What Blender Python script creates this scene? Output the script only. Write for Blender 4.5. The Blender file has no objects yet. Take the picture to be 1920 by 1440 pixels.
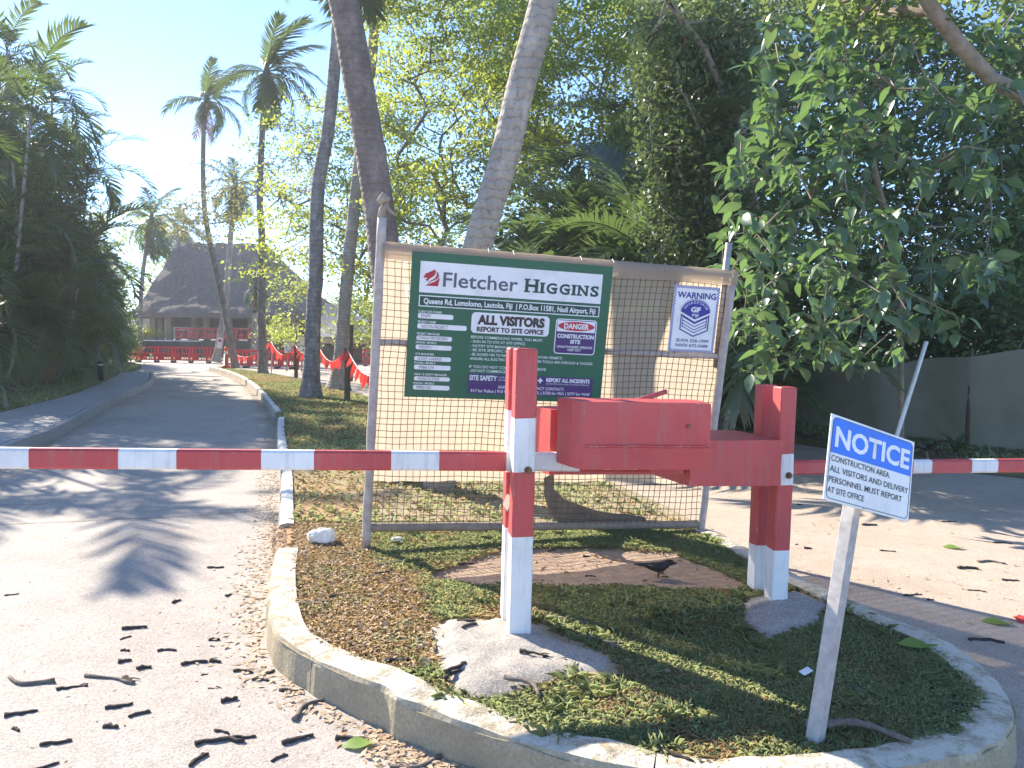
import bpy, bmesh, math, random
import numpy as np
from mathutils import Vector, Matrix, Euler, noise
from mathutils.geometry import delaunay_2d_cdt
R_ = math.radians
rng = np.random.default_rng(7)
rnd = random.Random(11)
S = bpy.context.scene
COL = S.collection

# ------------------------------------------------------------------ camera
FPX = 1450.0
CAMLOC = Vector((0, 0, 1.6))
CAMROT = Euler((R_(90 - 3.55), R_(-0.8), 0), 'XYZ')
cd = bpy.data.cameras.new('camera'); cam = bpy.data.objects.new('camera', cd); COL.objects.link(cam)
cam.location = CAMLOC; cam.rotation_euler = CAMROT
cd.sensor_width = 36; cd.lens = 36 * FPX / 1920; cd.clip_start = .05; cd.clip_end = 6000
S.camera = cam
# ------------------------------------------------------------------ sky and sun
SUN_EL, SUN_AZ = R_(30.5), math.atan2(-.72, .69)          # azimuth measured from +Y towards +X
SUNDIR = Vector((math.sin(SUN_AZ) * math.cos(SUN_EL), math.cos(SUN_AZ) * math.cos(SUN_EL), math.sin(SUN_EL)))
W = bpy.data.worlds.new('World'); S.world = W; W.use_nodes = True
wn = W.node_tree.nodes; wl = W.node_tree.links
sky = wn.new('ShaderNodeTexSky'); sky.sky_type = 'NISHITA'; sky.sun_disc = False
sky.sun_elevation = SUN_EL; sky.sun_rotation = SUN_AZ
sky.air_density = .55; sky.dust_density = 0.0; sky.ozone_density = 3.2
wl.new(sky.outputs[0], wn['Background'].inputs[0]); wn['Background'].inputs[1].default_value = .15
sl = bpy.data.lights.new('sun', 'SUN'); sl.energy = 4.2; sl.angle = R_(.55); sl.color = (1, .91, .77)
so = bpy.data.objects.new('sun', sl); COL.objects.link(so)
so.rotation_euler = (-SUNDIR).to_track_quat('-Z', 'Y').to_euler(); so.location = (-20, 20, 40)
S.view_settings.view_transform = 'Standard'; S.view_settings.look = 'None'
S.view_settings.gamma = 1; S.view_settings.exposure = 1.7; S.view_settings.use_curve_mapping = False
S.render.engine = 'CYCLES'
S.cycles.max_bounces = 7; S.cycles.transparent_max_bounces = 12; S.cycles.diffuse_bounces = 4
S.cycles.transmission_bounces = 6; S.cycles.use_denoising = True
try: S.cycles.denoiser = 'OPENIMAGEDENOISE'
except Exception: pass

# ------------------------------------------------------------------ helpers
CM = CAMROT.to_matrix()
def ray(px, py): return CM @ Vector(((px - 960) / FPX, -(py - 720) / FPX, -1))
def G(px, py, z=0.0):
    r = ray(px, py); return CAMLOC + r * ((z - 1.6) / r.z)
def D(px, py, d):
    r = ray(px, py); return CAMLOC + r * (d / r.y)
ROADZ = -.18

def tag(o, label=None, cat=None, group=None, kind=None):
    if label: o['label'] = label
    if cat: o['category'] = cat
    if group: o['group'] = group
    if kind: o['kind'] = kind
    return o
def link(o, parent=None):
    COL.objects.link(o)
    if parent is not None: o.parent = parent
    return o
def empty(name, loc=(0, 0, 0), rot=None):
    o = bpy.data.objects.new(name, None); COL.objects.link(o); o.location = loc; o.empty_display_size = .2
    if rot is not None: o.rotation_euler = rot
    return o
def obj(name, mesh, parent=None, mw=None):
    o = bpy.data.objects.new(name, mesh); COL.objects.link(o)
    if parent is not None: o.parent = parent
    if mw is not None: o.matrix_basis = mw
    return o

class MB:
    def __init__(s): s.v = []; s.f = []; s.m = []; s.sm = []
    def add(s, v, f, mi=0, smooth=False):
        n = len(s.v); s.v += [tuple(p) for p in v]; s.f += [tuple(i + n for i in q) for q in f]
        s.m += [mi] * len(f); s.sm += [smooth] * len(f); return s
    def box(s, c, d, rot=None, mi=0, bev=0.0):
        hx, hy, hz = d[0] / 2, d[1] / 2, d[2] / 2
        b = min(bev, hx * .9, hy * .9, hz * .9)
        M = rot if rot is not None else Matrix.Identity(3); c = Vector(c)
        if b <= 0:
            P = [(x, y, z) for x in (-hx, hx) for y in (-hy, hy) for z in (-hz, hz)]
            F = [(0, 1, 3, 2), (4, 6, 7, 5), (0, 4, 5, 1), (2, 3, 7, 6), (0, 2, 6, 4), (1, 5, 7, 3)]
            return s.add([c + M @ Vector(p) for p in P], F, mi)
        bm = bmesh.new(); bmesh.ops.create_cube(bm, size=1)
        for v in bm.verts: v.co = Vector((v.co.x * d[0], v.co.y * d[1], v.co.z * d[2]))
        bmesh.ops.bevel(bm, geom=bm.edges[:], offset=b, segments=1, affect='EDGES')
        bm.verts.index_update()
        s.add([c + M @ v.co for v in bm.verts], [[v.index for v in f.verts] for f in bm.faces], mi); bm.free(); return s
    def tube(s, pts, rad, n=8, mi=0, caps=True, smooth=True, twist=0):
        pts = [Vector(p) for p in pts]; k = len(pts)
        if not hasattr(rad, '__len__'): rad = [rad] * k
        V = []; up = None
        for i, p in enumerate(pts):
            t = (pts[min(i + 1, k - 1)] - pts[max(i - 1, 0)])
            t = t.normalized() if t.length > 1e-9 else Vector((0, 0, 1))
            if up is None:
                a = Vector((0, 1, 0)) if abs(t.y) < .9 else Vector((1, 0, 0)); up = (a - t * a.dot(t)).normalized()
            else: up = (up - t * up.dot(t)).normalized()
            sd = t.cross(up)
            for j in range(n):
                A = 2 * math.pi * (j + .5) / n; V.append(p + (up * math.cos(A) + sd * math.sin(A)) * rad[i])
        F = [(i * n + j, i * n + (j + 1) % n, (i + 1) * n + (j + 1) % n, (i + 1) * n + j) for i in range(k - 1) for j in range(n)]
        s.add(V, F, mi, smooth)
        if caps:
            m0 = len(s.v) - len(V)
            s.f.append(tuple(m0 + j for j in reversed(range(n)))); s.m.append(mi); s.sm.append(False)
            s.f.append(tuple(m0 + (k - 1) * n + j for j in range(n))); s.m.append(mi); s.sm.append(False)
        return s
    def prism(s, poly, z0, z1, mi=0, fr=None):          # polygon in x,y extruded along z
        n = len(poly); f = fr or (lambda p: p)
        V = [f(Vector((x, y, z0))) for x, y in poly] + [f(Vector((x, y, z1))) for x, y in poly]
        F = [tuple(range(n))[::-1], tuple(range(n, 2 * n))] + [(i, (i + 1) % n, n + (i + 1) % n, n + i) for i in range(n)]
        return s.add(V, F, mi)
    def mesh(s, name, mats):
        me = bpy.data.meshes.new(name); me.from_pydata(s.v, [], s.f)
        for m in (mats if isinstance(mats, (list, tuple)) else [mats]): me.materials.append(m)
        me.polygons.foreach_set('material_index', s.m); me.polygons.foreach_set('use_smooth', s.sm)
        bm = bmesh.new(); bm.from_mesh(me); bmesh.ops.recalc_face_normals(bm, faces=bm.faces[:]); bm.to_mesh(me); bm.free()
        me.update(); return me
    def build(s, name, mats, parent=None, mw=None): return obj(name, s.mesh(name, mats), parent, mw)

def quads_mesh(name, V, mat, k=4, smooth=False):
    """V: (N*k,3) array, each k consecutive points one face."""
    V = np.ascontiguousarray(V, dtype=np.float32).reshape(-1, 3); n = len(V) // k
    me = bpy.data.meshes.new(name); me.vertices.add(len(V)); me.vertices.foreach_set('co', V.ravel())
    me.loops.add(n * k); me.loops.foreach_set('vertex_index', np.arange(n * k, dtype=np.int32))
    me.polygons.add(n); me.polygons.foreach_set('loop_start', np.arange(0, n * k, k, dtype=np.int32))
    try: me.polygons.foreach_set('loop_total', np.full(n, k, dtype=np.int32))
    except Exception: pass
    me.materials.append(mat); me.update(); me.validate(); return me
def np_mesh(name, V, F, mat, smooth=True):
    """V (n,3), F (m,k) equal sized faces"""
    V = np.asarray(V, dtype=np.float32); F = np.asarray(F, dtype=np.int32); m, k = F.shape
    me = bpy.data.meshes.new(name); me.vertices.add(len(V)); me.vertices.foreach_set('co', V.ravel())
    me.loops.add(m * k); me.loops.foreach_set('vertex_index', F.ravel())
    me.polygons.add(m); me.polygons.foreach_set('loop_start', np.arange(0, m * k, k, dtype=np.int32))
    try: me.polygons.foreach_set('loop_total', np.full(m, k, dtype=np.int32))
    except Exception: pass
    me.polygons.foreach_set('use_smooth', np.full(m, smooth))
    me.materials.append(mat); me.update(); me.validate(); return me
def unit(a): return a / (np.linalg.norm(a, axis=-1, keepdims=True) + 1e-9)
def inpoly(P, poly):
    poly = np.asarray([(p[0], p[1]) for p in poly]); x, y = P[:, 0], P[:, 1]; r = np.zeros(len(P), bool)
    for i in range(len(poly)):
        x0, y0 = poly[i]; x1, y1 = poly[i - 1]
        c = ((y0 > y) != (y1 > y)) & (x < (x1 - x0) * (y - y0) / (y1 - y0 + 1e-12) + x0); r ^= c
    return r

# ------------------------------------------------------------------ materials
def newmat(name):
    m = bpy.data.materials.new(name); m.use_nodes = True; nt = m.node_tree
    return m, nt, nt.nodes['Principled BSDF'], nt.nodes['Material Output']
def nd(nt, t, **k):
    n = nt.nodes.new(t)
    for a, b in k.items():
        if a.startswith('i_'): n.inputs[int(a[2:])].default_value = b
        else: setattr(n, a, b)
    return n
def posn(nt, scale=None, obj_space=False):
    if obj_space: c = nd(nt, 'ShaderNodeTexCoord').outputs['Object']
    else: c = nd(nt, 'ShaderNodeNewGeometry').outputs['Position']
    if scale is not None:
        mp = nd(nt, 'ShaderNodeMapping'); mp.inputs['Scale'].default_value = scale if hasattr(scale, '__len__') else (scale,) * 3
        nt.links.new(c, mp.inputs[0]); c = mp.outputs[0]
    return c
def noise_(nt, vec, scale, detail=4, rough=.6):
    n = nd(nt, 'ShaderNodeTexNoise'); n.inputs['Scale'].default_value = scale; n.inputs['Detail'].default_value = detail
    n.inputs['Roughness'].default_value = rough; nt.links.new(vec, n.inputs['Vector']); return n.outputs['Fac']
def ramp(nt, fac, stops):
    r = nd(nt, 'ShaderNodeValToRGB'); e = r.color_ramp.elements
    while len(e) < len(stops): e.new(.5)
    for q, (p, c) in zip(e, stops): q.position = p; q.color = (*c, 1) if len(c) == 3 else c
    nt.links.new(fac, r.inputs[0]); return r.outputs[0]
def mix(nt, fac, a, b, mode='MIX'):
    n = nd(nt, 'ShaderNodeMix', data_type='RGBA', blend_type=mode)
    for i, v in ((0, fac), (6, a), (7, b)):
        if hasattr(v, 'is_linked') or isinstance(v, bpy.types.NodeSocket): nt.links.new(v, n.inputs[i])
        else: n.inputs[i].default_value = v if i == 0 else (*v, 1)
    return n.outputs[2]
def bump(nt, h, strength, dist, bsdf):
    b = nd(nt, 'ShaderNodeBump'); b.inputs['Strength'].default_value = strength; b.inputs['Distance'].default_value = dist
    nt.links.new(h, b.inputs['Height']); nt.links.new(b.outputs[0], bsdf.inputs['Normal'])
def plain(name, col, rough=.6, metal=0, var=.12, scale=8, bmp=.0, spec=.4, dirt=None, dscale=3, dlo=.55, dhi=.75):
    m, nt, b, o = newmat(name); c = posn(nt)
    f = noise_(nt, c, scale, 5)
    lo = tuple(x * (1 - var) for x in col); hi = tuple(min(1, x * (1 + var)) for x in col)
    out = ramp(nt, f, [(.3, lo), (.7, hi)])
    if dirt:
        g = noise_(nt, c, dscale, 6, .7); k = ramp(nt, g, [(dlo, (0, 0, 0)), (dhi, (1, 1, 1))])
        out = mix(nt, k, out, dirt)
    nt.links.new(out, b.inputs['Base Color']); b.inputs['Roughness'].default_value = rough
    b.inputs['Metallic'].default_value = metal; b.inputs['Specular IOR Level'].default_value = spec
    if bmp: bump(nt, noise_(nt, c, scale * 12, 4), bmp, .01, b)
    return m
def leafmat(name, c1, c2, tr, rough=.45, trans=.45, spec=.5):
    m, nt, b, o = newmat(name)
    g = nd(nt, 'ShaderNodeNewGeometry')
    n = noise_(nt, g.outputs['Position'], .9, 3)
    a = nd(nt, 'ShaderNodeMath', operation='ADD'); nt.links.new(g.outputs['Random Per Island'], a.inputs[0]); nt.links.new(n, a.inputs[1])
    h = nd(nt, 'ShaderNodeMath', operation='MULTIPLY', i_1=.5); nt.links.new(a.outputs[0], h.inputs[0])
    col = ramp(nt, h.outputs[0], [(.2, c1), (.8, c2)])
    nt.links.new(col, b.inputs['Base Color']); b.inputs['Roughness'].default_value = rough; b.inputs['Specular IOR Level'].default_value = spec
    t = nd(nt, 'ShaderNodeBsdfTranslucent')
    tc = mix(nt, .65, col, tr); nt.links.new(tc, t.inputs[0])
    ms = nd(nt, 'ShaderNodeMixShader', i_0=trans); nt.links.new(b.outputs[0], ms.inputs[1]); nt.links.new(t.outputs[0], ms.inputs[2])
    nt.links.new(ms.outputs[0], o.inputs[0]); return m

def road_mat(name, c1, c2, stain, ag=.25, stain_lo=.5):
    m, nt, b, o = newmat(name); p = posn(nt)
    big = noise_(nt, p, .55, 6, .65); mid = noise_(nt, p, 5, 6, .7); fine = noise_(nt, p, 95, 3, .7)
    vo = nd(nt, 'ShaderNodeTexVoronoi'); vo.inputs['Scale'].default_value = 130; nt.links.new(p, vo.inputs['Vector'])
    base = ramp(nt, mid, [(.25, c1), (.75, c2)])
    base = mix(nt, ramp(nt, big, [(stain_lo, (0, 0, 0)), (stain_lo + .25, (.8, .8, .8))]), base, stain)
    sp = ramp(nt, vo.outputs['Color'], [(0, (1 - ag,) * 3), (1, (1 + ag,) * 3)])
    base = mix(nt, .9, base, sp, 'MULTIPLY')
    base = mix(nt, .8, base, ramp(nt, fine, [(.36, (.62, .6, .58)), (.5, (1, 1, 1)), (.66, (1.12, 1.1, 1.08))]), 'MULTIPLY')
    nt.links.new(base, b.inputs['Base Color']); b.inputs['Roughness'].default_value = .85; b.inputs['Specular IOR Level'].default_value = .3
    ad = nd(nt, 'ShaderNodeMath', operation='ADD'); nt.links.new(fine, ad.inputs[0]); nt.links.new(mid, ad.inputs[1])
    bump(nt, ad.outputs[0], .55, .012, b); return m
M = {}
M['drive'] = road_mat('drive_concrete', (.36, .315, .275), (.48, .425, .375), (.29, .255, .225))
M['access'] = road_mat('dusty_concrete', (.45, .365, .29), (.57, .46, .37), (.36, .275, .21), .2)
M['path'] = road_mat('path_concrete', (.34, .33, .33), (.42, .40, .39), (.28, .27, .27), .12)
M['ground'] = plain('ground_soil', (.20, .15, .09), .95, var=.3, scale=2, bmp=.4, dirt=(.12, .13, .05), dscale=.6, dlo=.4, dhi=.6)
M['lawn'] = plain('lawn_turf', (.09, .12, .035), .95, var=.35, scale=6, bmp=.6, dirt=(.17, .13, .06), dscale=.8, dlo=.48, dhi=.66)

def island_mat():
    m, nt, b, o = newmat('verge_soil'); p = posn(nt)
    at = nd(nt, 'ShaderNodeAttribute', attribute_name='ground_colour')
    mid = noise_(nt, p, 14, 6, .7); fine = noise_(nt, p, 120, 4, .7)
    c = mix(nt, .75, at.outputs['Color'], ramp(nt, mid, [(.3, (.65, .62, .6)), (.7, (1.25, 1.22, 1.2))]), 'MULTIPLY')
    c = mix(nt, .7, c, ramp(nt, fine, [(.38, (.55, .52, .5)), (.62, (1.25, 1.25, 1.25))]), 'MULTIPLY')
    nt.links.new(c, b.inputs['Base Color']); b.inputs['Roughness'].default_value = .95; b.inputs['Specular IOR Level'].default_value = .15
    bump(nt, fine, .7, .012, b); return m
M['island'] = island_mat()
def kerb_mat(name, paint, conc, lo, hi):
    m, nt, b, o = newmat(name); p = posn(nt)
    g = nd(nt, 'ShaderNodeNewGeometry'); sx = nd(nt, 'ShaderNodeSeparateXYZ'); nt.links.new(g.outputs['True Normal'], sx.inputs[0])
    f = noise_(nt, p, 7, 8, .75); f2 = noise_(nt, p, 60, 4, .7)
    c = ramp(nt, f2, [(.3, tuple(x * .72 for x in conc)), (.7, tuple(x * 1.2 for x in conc))])
    c = mix(nt, ramp(nt, noise_(nt, p, 2.2, 6, .7), [(.45, (0, 0, 0)), (.7, (.75, .75, .75))]), c, tuple(x * .6 for x in conc))
    up = ramp(nt, sx.outputs['Z'], [(.3, (0, 0, 0)), (.8, (1, 1, 1))])
    k = ramp(nt, f, [(lo, (1, 1, 1)), (hi, (0, 0, 0))])
    k = mix(nt, 1.0, k, up, 'MULTIPLY')
    c = mix(nt, k, c, paint)
    nt.links.new(c, b.inputs['Base Color']); b.inputs['Roughness'].default_value = .9; b.inputs['Specular IOR Level'].default_value = .2
    bump(nt, f2, .8, .01, b); return m
M['kerb'] = kerb_mat('weathered_kerb', (.62, .56, .45), (.40, .33, .22), .48, .6)
M['kerbw'] = kerb_mat('painted_kerb', (.72, .70, .64), (.42, .38, .32), .62, .72)
M['footing'] = road_mat('rough_concrete', (.34, .31, .27), (.46, .42, .37), (.27, .235, .2), .3)

def paint_mat(name, col, chip, chips=.72, dscale=9, rough=.5, grime=(.25, .2, .16)):
    m, nt, b, o = newmat(name); p = posn(nt, obj_space=True)
    f = noise_(nt, p, 3, 5); st = noise_(nt, posn(nt, (18, 18, 1.6), True), 1.5, 6, .7); ch = noise_(nt, p, dscale, 8, .8)
    c = ramp(nt, f, [(.3, tuple(x * .86 for x in col)), (.7, tuple(min(1, x * 1.1) for x in col))])
    c = mix(nt, ramp(nt, st, [(.5, (0, 0, 0)), (.8, (.6, .6, .6))]), c, grime)
    c = mix(nt, ramp(nt, noise_(nt, p, 1.7, 5, .6), [(.42, (0, 0, 0)), (.75, (.45, .45, .45))]), c, tuple(min(1, x * 1.15 + .07) for x in col))
    c = mix(nt, ramp(nt, ch, [(chips, (0, 0, 0)), (chips + .04, (1, 1, 1))]), c, chip)
    bv = nd(nt, 'ShaderNodeBevel'); bv.samples = 3; bv.inputs['Radius'].default_value = .012; ge = nd(nt, 'ShaderNodeNewGeometry')
    dt = nd(nt, 'ShaderNodeVectorMath', operation='DOT_PRODUCT'); nt.links.new(bv.outputs[0], dt.inputs[0]); nt.links.new(ge.outputs['Normal'], dt.inputs[1])
    e1 = ramp(nt, dt.outputs['Value'], [(.86, (1, 1, 1)), (.99, (0, 0, 0))]); e2 = ramp(nt, noise_(nt, p, 26, 6, .8), [(.56, (0, 0, 0)), (.6, (1, 1, 1))])
    c = mix(nt, mix(nt, 1.0, e1, e2, 'MULTIPLY'), c, chip)
    sm = noise_(nt, posn(nt, (3, 3, 9), True), 4, 7, .75); c = mix(nt, ramp(nt, sm, [(.6, (0, 0, 0)), (.72, (.35, .35, .35))]), c, tuple(min(1, x * 1.5 + .06) for x in col))
    nt.links.new(c, b.inputs['Base Color']); b.inputs['Roughness'].default_value = rough
    bump(nt, ch, .12, .004, b); return m
M['red'] = paint_mat('faded_red_paint', (.49, .055, .055), (.6, .42, .38), .66, 15)
M['white'] = paint_mat('white_paint', (.74, .72, .70), (.35, .28, .22), .74, 12)
M['rust'] = plain('rusty_steel', (.22, .12, .07), .6, .6, var=.4, scale=30)
M['steel'] = plain('galvanised_steel', (.42, .39, .36), .5, .5, var=.2, scale=14, dirt=(.27, .2, .15), dscale=5)
M['pipe'] = plain('wrapped_pipe', (.42, .36, .32), .7, 0, var=.2, scale=18, dirt=(.3, .24, .2), dscale=6)
M['railwood'] = plain('muddy_rail', (.26, .2, .15), .9, var=.25, scale=14)
M['wire'] = plain('rusty_wire', (.17, .105, .06), .7, .2, var=.3, scale=20)
M['wood'] = plain('weathered_wood', (.32, .26, .2), .8, var=.25, scale=12, dirt=(.16, .12, .09), dscale=5)
M['darkwood'] = plain('dark_timber', (.09, .065, .045), .85, var=.3, scale=12)
M['greywood'] = plain('grey_timber', (.38, .35, .33), .8, var=.2, scale=25, dirt=(.28, .25, .23), dscale=8)
M['rock'] = plain('pale_rock', (.72, .68, .6), .9, var=.15, scale=9, bmp=.5)
M['twig'] = plain('dark_twig', (.06, .045, .037), .85, var=.4, scale=60, bmp=.6)
M['greytwig'] = plain('grey_twig', (.2, .16, .13), .9, var=.4, scale=50, bmp=.6)
M['black'] = plain('black_sheet', (.02, .02, .022), .6, var=.2)
M['darkbeam'] = plain('dark_brown_beam', (.10, .07, .055), .7, var=.15)
M['cream'] = plain('cream_render', (.55, .46, .34), .8, var=.06)
M['tan'] = plain('tan_column', (.36, .27, .19), .8, var=.1)
M['openi'] = plain('painted_dark_opening', (.025, .025, .028), .5)  # near-black colour painted for the unlit rooms behind the doorways
M['glass'] = plain('window_glass', (.05, .07, .09), .1, spec=.6)
M['redplastic'] = plain('red_plastic', (.62, .03, .045), .45, var=.08)
M['flag'] = leafmat('flag_plastic', (.75, .05, .05), (.8, .09, .07), (.8, .06, .05), .4, .35)
M['orange'] = plain('orange_plastic', (.75, .12, .02), .45, var=.05)
M['line'] = plain('pale_rope', (.7, .62, .55), .7)
M['bird'] = plain('dark_plumage', (.02, .018, .017), .55, var=.3, scale=40)
M['beak'] = plain('beak', (.03, .025, .02), .4)
M['paper'] = plain('scrap_paper', (.75, .74, .72), .8)
def shadecloth():
    m, nt, b, o = newmat('green_shade_cloth'); p = posn(nt)
    c = ramp(nt, noise_(nt, p, 1.6, 5), [(.3, (.24, .24, .18)), (.7, (.34, .32, .25))])
    nt.links.new(c, b.inputs['Base Color']); b.inputs['Roughness'].default_value = .9
    t = nd(nt, 'ShaderNodeBsdfTranslucent'); t.inputs[0].default_value = (.14, .15, .09, 1)
    ms = nd(nt, 'ShaderNodeMixShader', i_0=.25); nt.links.new(b.outputs[0], ms.inputs[1]); nt.links.new(t.outputs[0], ms.inputs[2])
    nt.links.new(ms.outputs[0], o.inputs[0]); return m
M['shade'] = shadecloth()
def sheetmat():
    m, nt, b, o = newmat('tan_sheeting'); p = posn(nt)
    c = ramp(nt, noise_(nt, p, 5, 6, .7), [(.3, (.50, .42, .34)), (.7, (.62, .53, .43))])
    nt.links.new(c, b.inputs['Base Color']); b.inputs['Roughness'].default_value = .55
    t = nd(nt, 'ShaderNodeBsdfTranslucent'); t.inputs[0].default_value = (.60, .49, .38, 1)
    ms = nd(nt, 'ShaderNodeMixShader', i_0=.62); nt.links.new(b.outputs[0], ms.inputs[1]); nt.links.new(t.outputs[0], ms.inputs[2])
    tr = nd(nt, 'ShaderNodeBsdfTransparent'); tr.inputs[0].default_value = (1, .95, .86, 1)
    m2 = nd(nt, 'ShaderNodeMixShader', i_0=.2); nt.links.new(ms.outputs[0], m2.inputs[1]); nt.links.new(tr.outputs[0], m2.inputs[2])
    bp = nd(nt, 'ShaderNodeBump'); bp.inputs['Strength'].default_value = .5; bp.inputs['Distance'].default_value = .02
    nt.links.new(noise_(nt, p, 6, 4), bp.inputs['Height']); nt.links.new(bp.outputs[0], b.inputs['Normal'])
    nt.links.new(m2.outputs[0], o.inputs[0]); return m
M['sheet'] = sheetmat(); M['flap'] = plain('torn_sheeting', (.2, .16, .12), .9, var=.2)
def flat(name, col, rough=.45): return plain(name, col, rough, var=.07, scale=5, spec=.4, dirt=tuple(x * .72 + .02 for x in col), dscale=7, dlo=.52, dhi=.8)
M['bgreen'] = flat('board_green', (.025, .115, .06)); M['bdark'] = flat('board_dark_green', (.012, .06, .045))
M['bwhite'] = flat('board_white', (.76, .75, .74)); M['btext'] = flat('text_white', (.72, .74, .72))
M['bgrey'] = flat('text_grey', (.10, .10, .13)); M['bblack'] = flat('text_brown', (.05, .035, .035))
M['bpurple'] = flat('board_purple', (.07, .028, .14)); M['bred'] = flat('board_red', (.5, .03, .05)); M['lion'] = flat('crest_red', (.42, .018, .035))
M['navy'] = flat('navy_print', (.035, .03, .26)); M['hand'] = flat('pen_ink', (.09, .085, .09)); M['slate'] = flat('slate_print', (.08, .08, .2))
M['blue'] = flat('notice_blue', (.02, .16, .68)); M['nwhite'] = flat('notice_white', (.74, .74, .72)); M['ngrey'] = flat('notice_print', (.05, .05, .055))

def palm_trunk_mat(name, c1, c2, rings=9, dark=(.10, .08, .07)):
    m, nt, b, o = newmat(name); p = posn(nt)
    w = nd(nt, 'ShaderNodeTexWave', wave_type='BANDS', bands_direction='Z'); w.inputs['Scale'].default_value = rings * .5
    w.inputs['Distortion'].default_value = 5; w.inputs['Detail'].default_value = 4; w.inputs['Detail Scale'].default_value = 2.5
    nt.links.new(p, w.inputs['Vector'])
    f = noise_(nt, posn(nt, (1, 1, .35)), 9, 6, .7); fl = noise_(nt, posn(nt, (1, 1, .25)), 26, 4, .75)
    c = ramp(nt, f, [(.3, c1), (.7, c2)])
    c = mix(nt, ramp(nt, w.outputs['Fac'], [(.0, (.5, .5, .5)), (.16, (0, 0, 0))]), c, dark)
    c = mix(nt, ramp(nt, fl, [(.58, (0, 0, 0)), (.68, (.8, .8, .8))]), c, dark)
    c = mix(nt, ramp(nt, noise_(nt, posn(nt, (1, 1, .6)), 3.2, 7, .72), [(.5, (0, 0, 0)), (.66, (.75, .75, .75))]), c, tuple(min(1, x * 1.3 + .03) for x in c2))
    c = mix(nt, ramp(nt, noise_(nt, posn(nt, (1, 1, .5)), 2.1, 6, .7), [(.56, (0, 0, 0)), (.7, (.6, .6, .6))]), c, tuple(x * 1.4 for x in dark))
    nt.links.new(c, b.inputs['Base Color']); b.inputs['Roughness'].default_value = .9; b.inputs['Specular IOR Level'].default_value = .2
    ad = nd(nt, 'ShaderNodeMath', operation='ADD'); nt.links.new(w.outputs['Fac'], ad.inputs[0]); nt.links.new(fl, ad.inputs[1])
    bump(nt, ad.outputs[0], .5, .02, b); return m
M['trunk1'] = palm_trunk_mat('brown_palm_bark', (.15, .115, .1), (.24, .19, .165), 8)
M['trunk2'] = palm_trunk_mat('grey_palm_bark', (.27, .235, .2), (.4, .35, .3), 7, (.14, .115, .095))
M['trunk3'] = palm_trunk_mat('mottled_palm_bark', (.13, .105, .095), (.30, .27, .25), 5)
M['bark'] = plain('tree_bark', (.2, .16, .125), .9, var=.35, scale=10, bmp=.7)
M['palebark'] = plain('pale_bark', (.27, .22, .17), .9, var=.3, scale=10, bmp=.7)
M['frond'] = leafmat('coconut_frond', (.035, .07, .025), (.075, .12, .04), (.20, .28, .06), .38, .38)
M['areca'] = leafmat('areca_frond', (.04, .065, .025), (.075, .105, .04), (.22, .32, .06), .38, .36)
M['dead'] = leafmat('dead_frond', (.16, .10, .05), (.28, .17, .08), (.4, .2, .06), .7, .3)
M['shiny'] = leafmat('shiny_palm_frond', (.05, .09, .05), (.09, .14, .07), (.24, .36, .08), .3, .35, .7)
M['rain'] = leafmat('rain_tree_leaf', (.09, .16, .03), (.19, .25, .045), (.58, .64, .09), .5, .6)
M['dry'] = leafmat('sparse_tree_leaf', (.10, .12, .05), (.2, .17, .08), (.35, .33, .1), .6, .45)
M['dense'] = leafmat('dense_leaf', (.07, .115, .05), (.13, .185, .075), (.32, .42, .1), .4, .45)
M['vine'] = leafmat('vine_leaf', (.06, .10, .045), (.11, .155, .07), (.22, .3, .08), .5, .3)
M['big'] = leafmat('broad_glossy_leaf', (.06, .11, .07), (.10, .16, .095), (.28, .48, .1), .33, .32, .8)
M['croton'] = leafmat('croton_leaf', (.35, .36, .04), (.55, .5, .06), (.6, .6, .1), .4, .4)
M['strap'] = leafmat('strap_leaf', (.03, .06, .025), (.08, .13, .05), (.2, .3, .07), .35, .3)
M['purple'] = leafmat('dark_cordyline_leaf', (.05, .04, .045), (.10, .075, .075), (.12, .07, .07), .25, .2, .8)
M['grass'] = leafmat('grass_blade', (.26, .35, .16), (.44, .49, .25), (.62, .62, .26), .6, .3, .25)
M['drygrass'] = leafmat('dry_grass_blade', (.42, .29, .15), (.62, .48, .27), (.66, .5, .26), .7, .3, .2)
M['litter'] = leafmat('dry_leaf_litter', (.42, .29, .18), (.66, .52, .36), (.4, .28, .15), .8, .2, .2)
M['freshleaf'] = leafmat('fallen_green_leaf', (.16, .28, .05), (.25, .36, .08), (.4, .5, .1), .45, .3)
M['thatch'] = None
def thatch():
    m, nt, b, o = newmat('grey_thatch'); p = posn(nt)
    f = noise_(nt, posn(nt, (1, 1, .35)), 5, 6, .75); g = noise_(nt, p, .5, 4)
    c = ramp(nt, f, [(.25, (.075, .055, .045)), (.5, (.15, .115, .095)), (.75, (.225, .18, .15))])
    c = mix(nt, .5, c, ramp(nt, g, [(.3, (.8, .8, .8)), (.7, (1.15, 1.15, 1.15))]), 'MULTIPLY')
    nt.links.new(c, b.inputs['Base Color']); b.inputs['Roughness'].default_value = .95; bump(nt, f, 1.0, .12, b); return m
M['thatch'] = thatch()
M['greyroof'] = plain('grey_roof', (.22, .21, .22), .8, var=.1, scale=3)

# ------------------------------------------------------------------ ground, roads, verge, kerbs
def sheet(name, poly, z, mat, kind='structure'):
    mb = MB(); mb.add([(x, y, z) for x, y in poly], [tuple(range(len(poly)))]); o = mb.build(name, mat)
    if o.data.polygons[0].normal.z < 0: o.data.flip_normals()
    return tag(o, kind=kind)
sheet('ground', [(-2500, -300), (2500, -300), (2500, 4000), (-2500, 4000)], ROADZ - .012, M['ground'])
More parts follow.
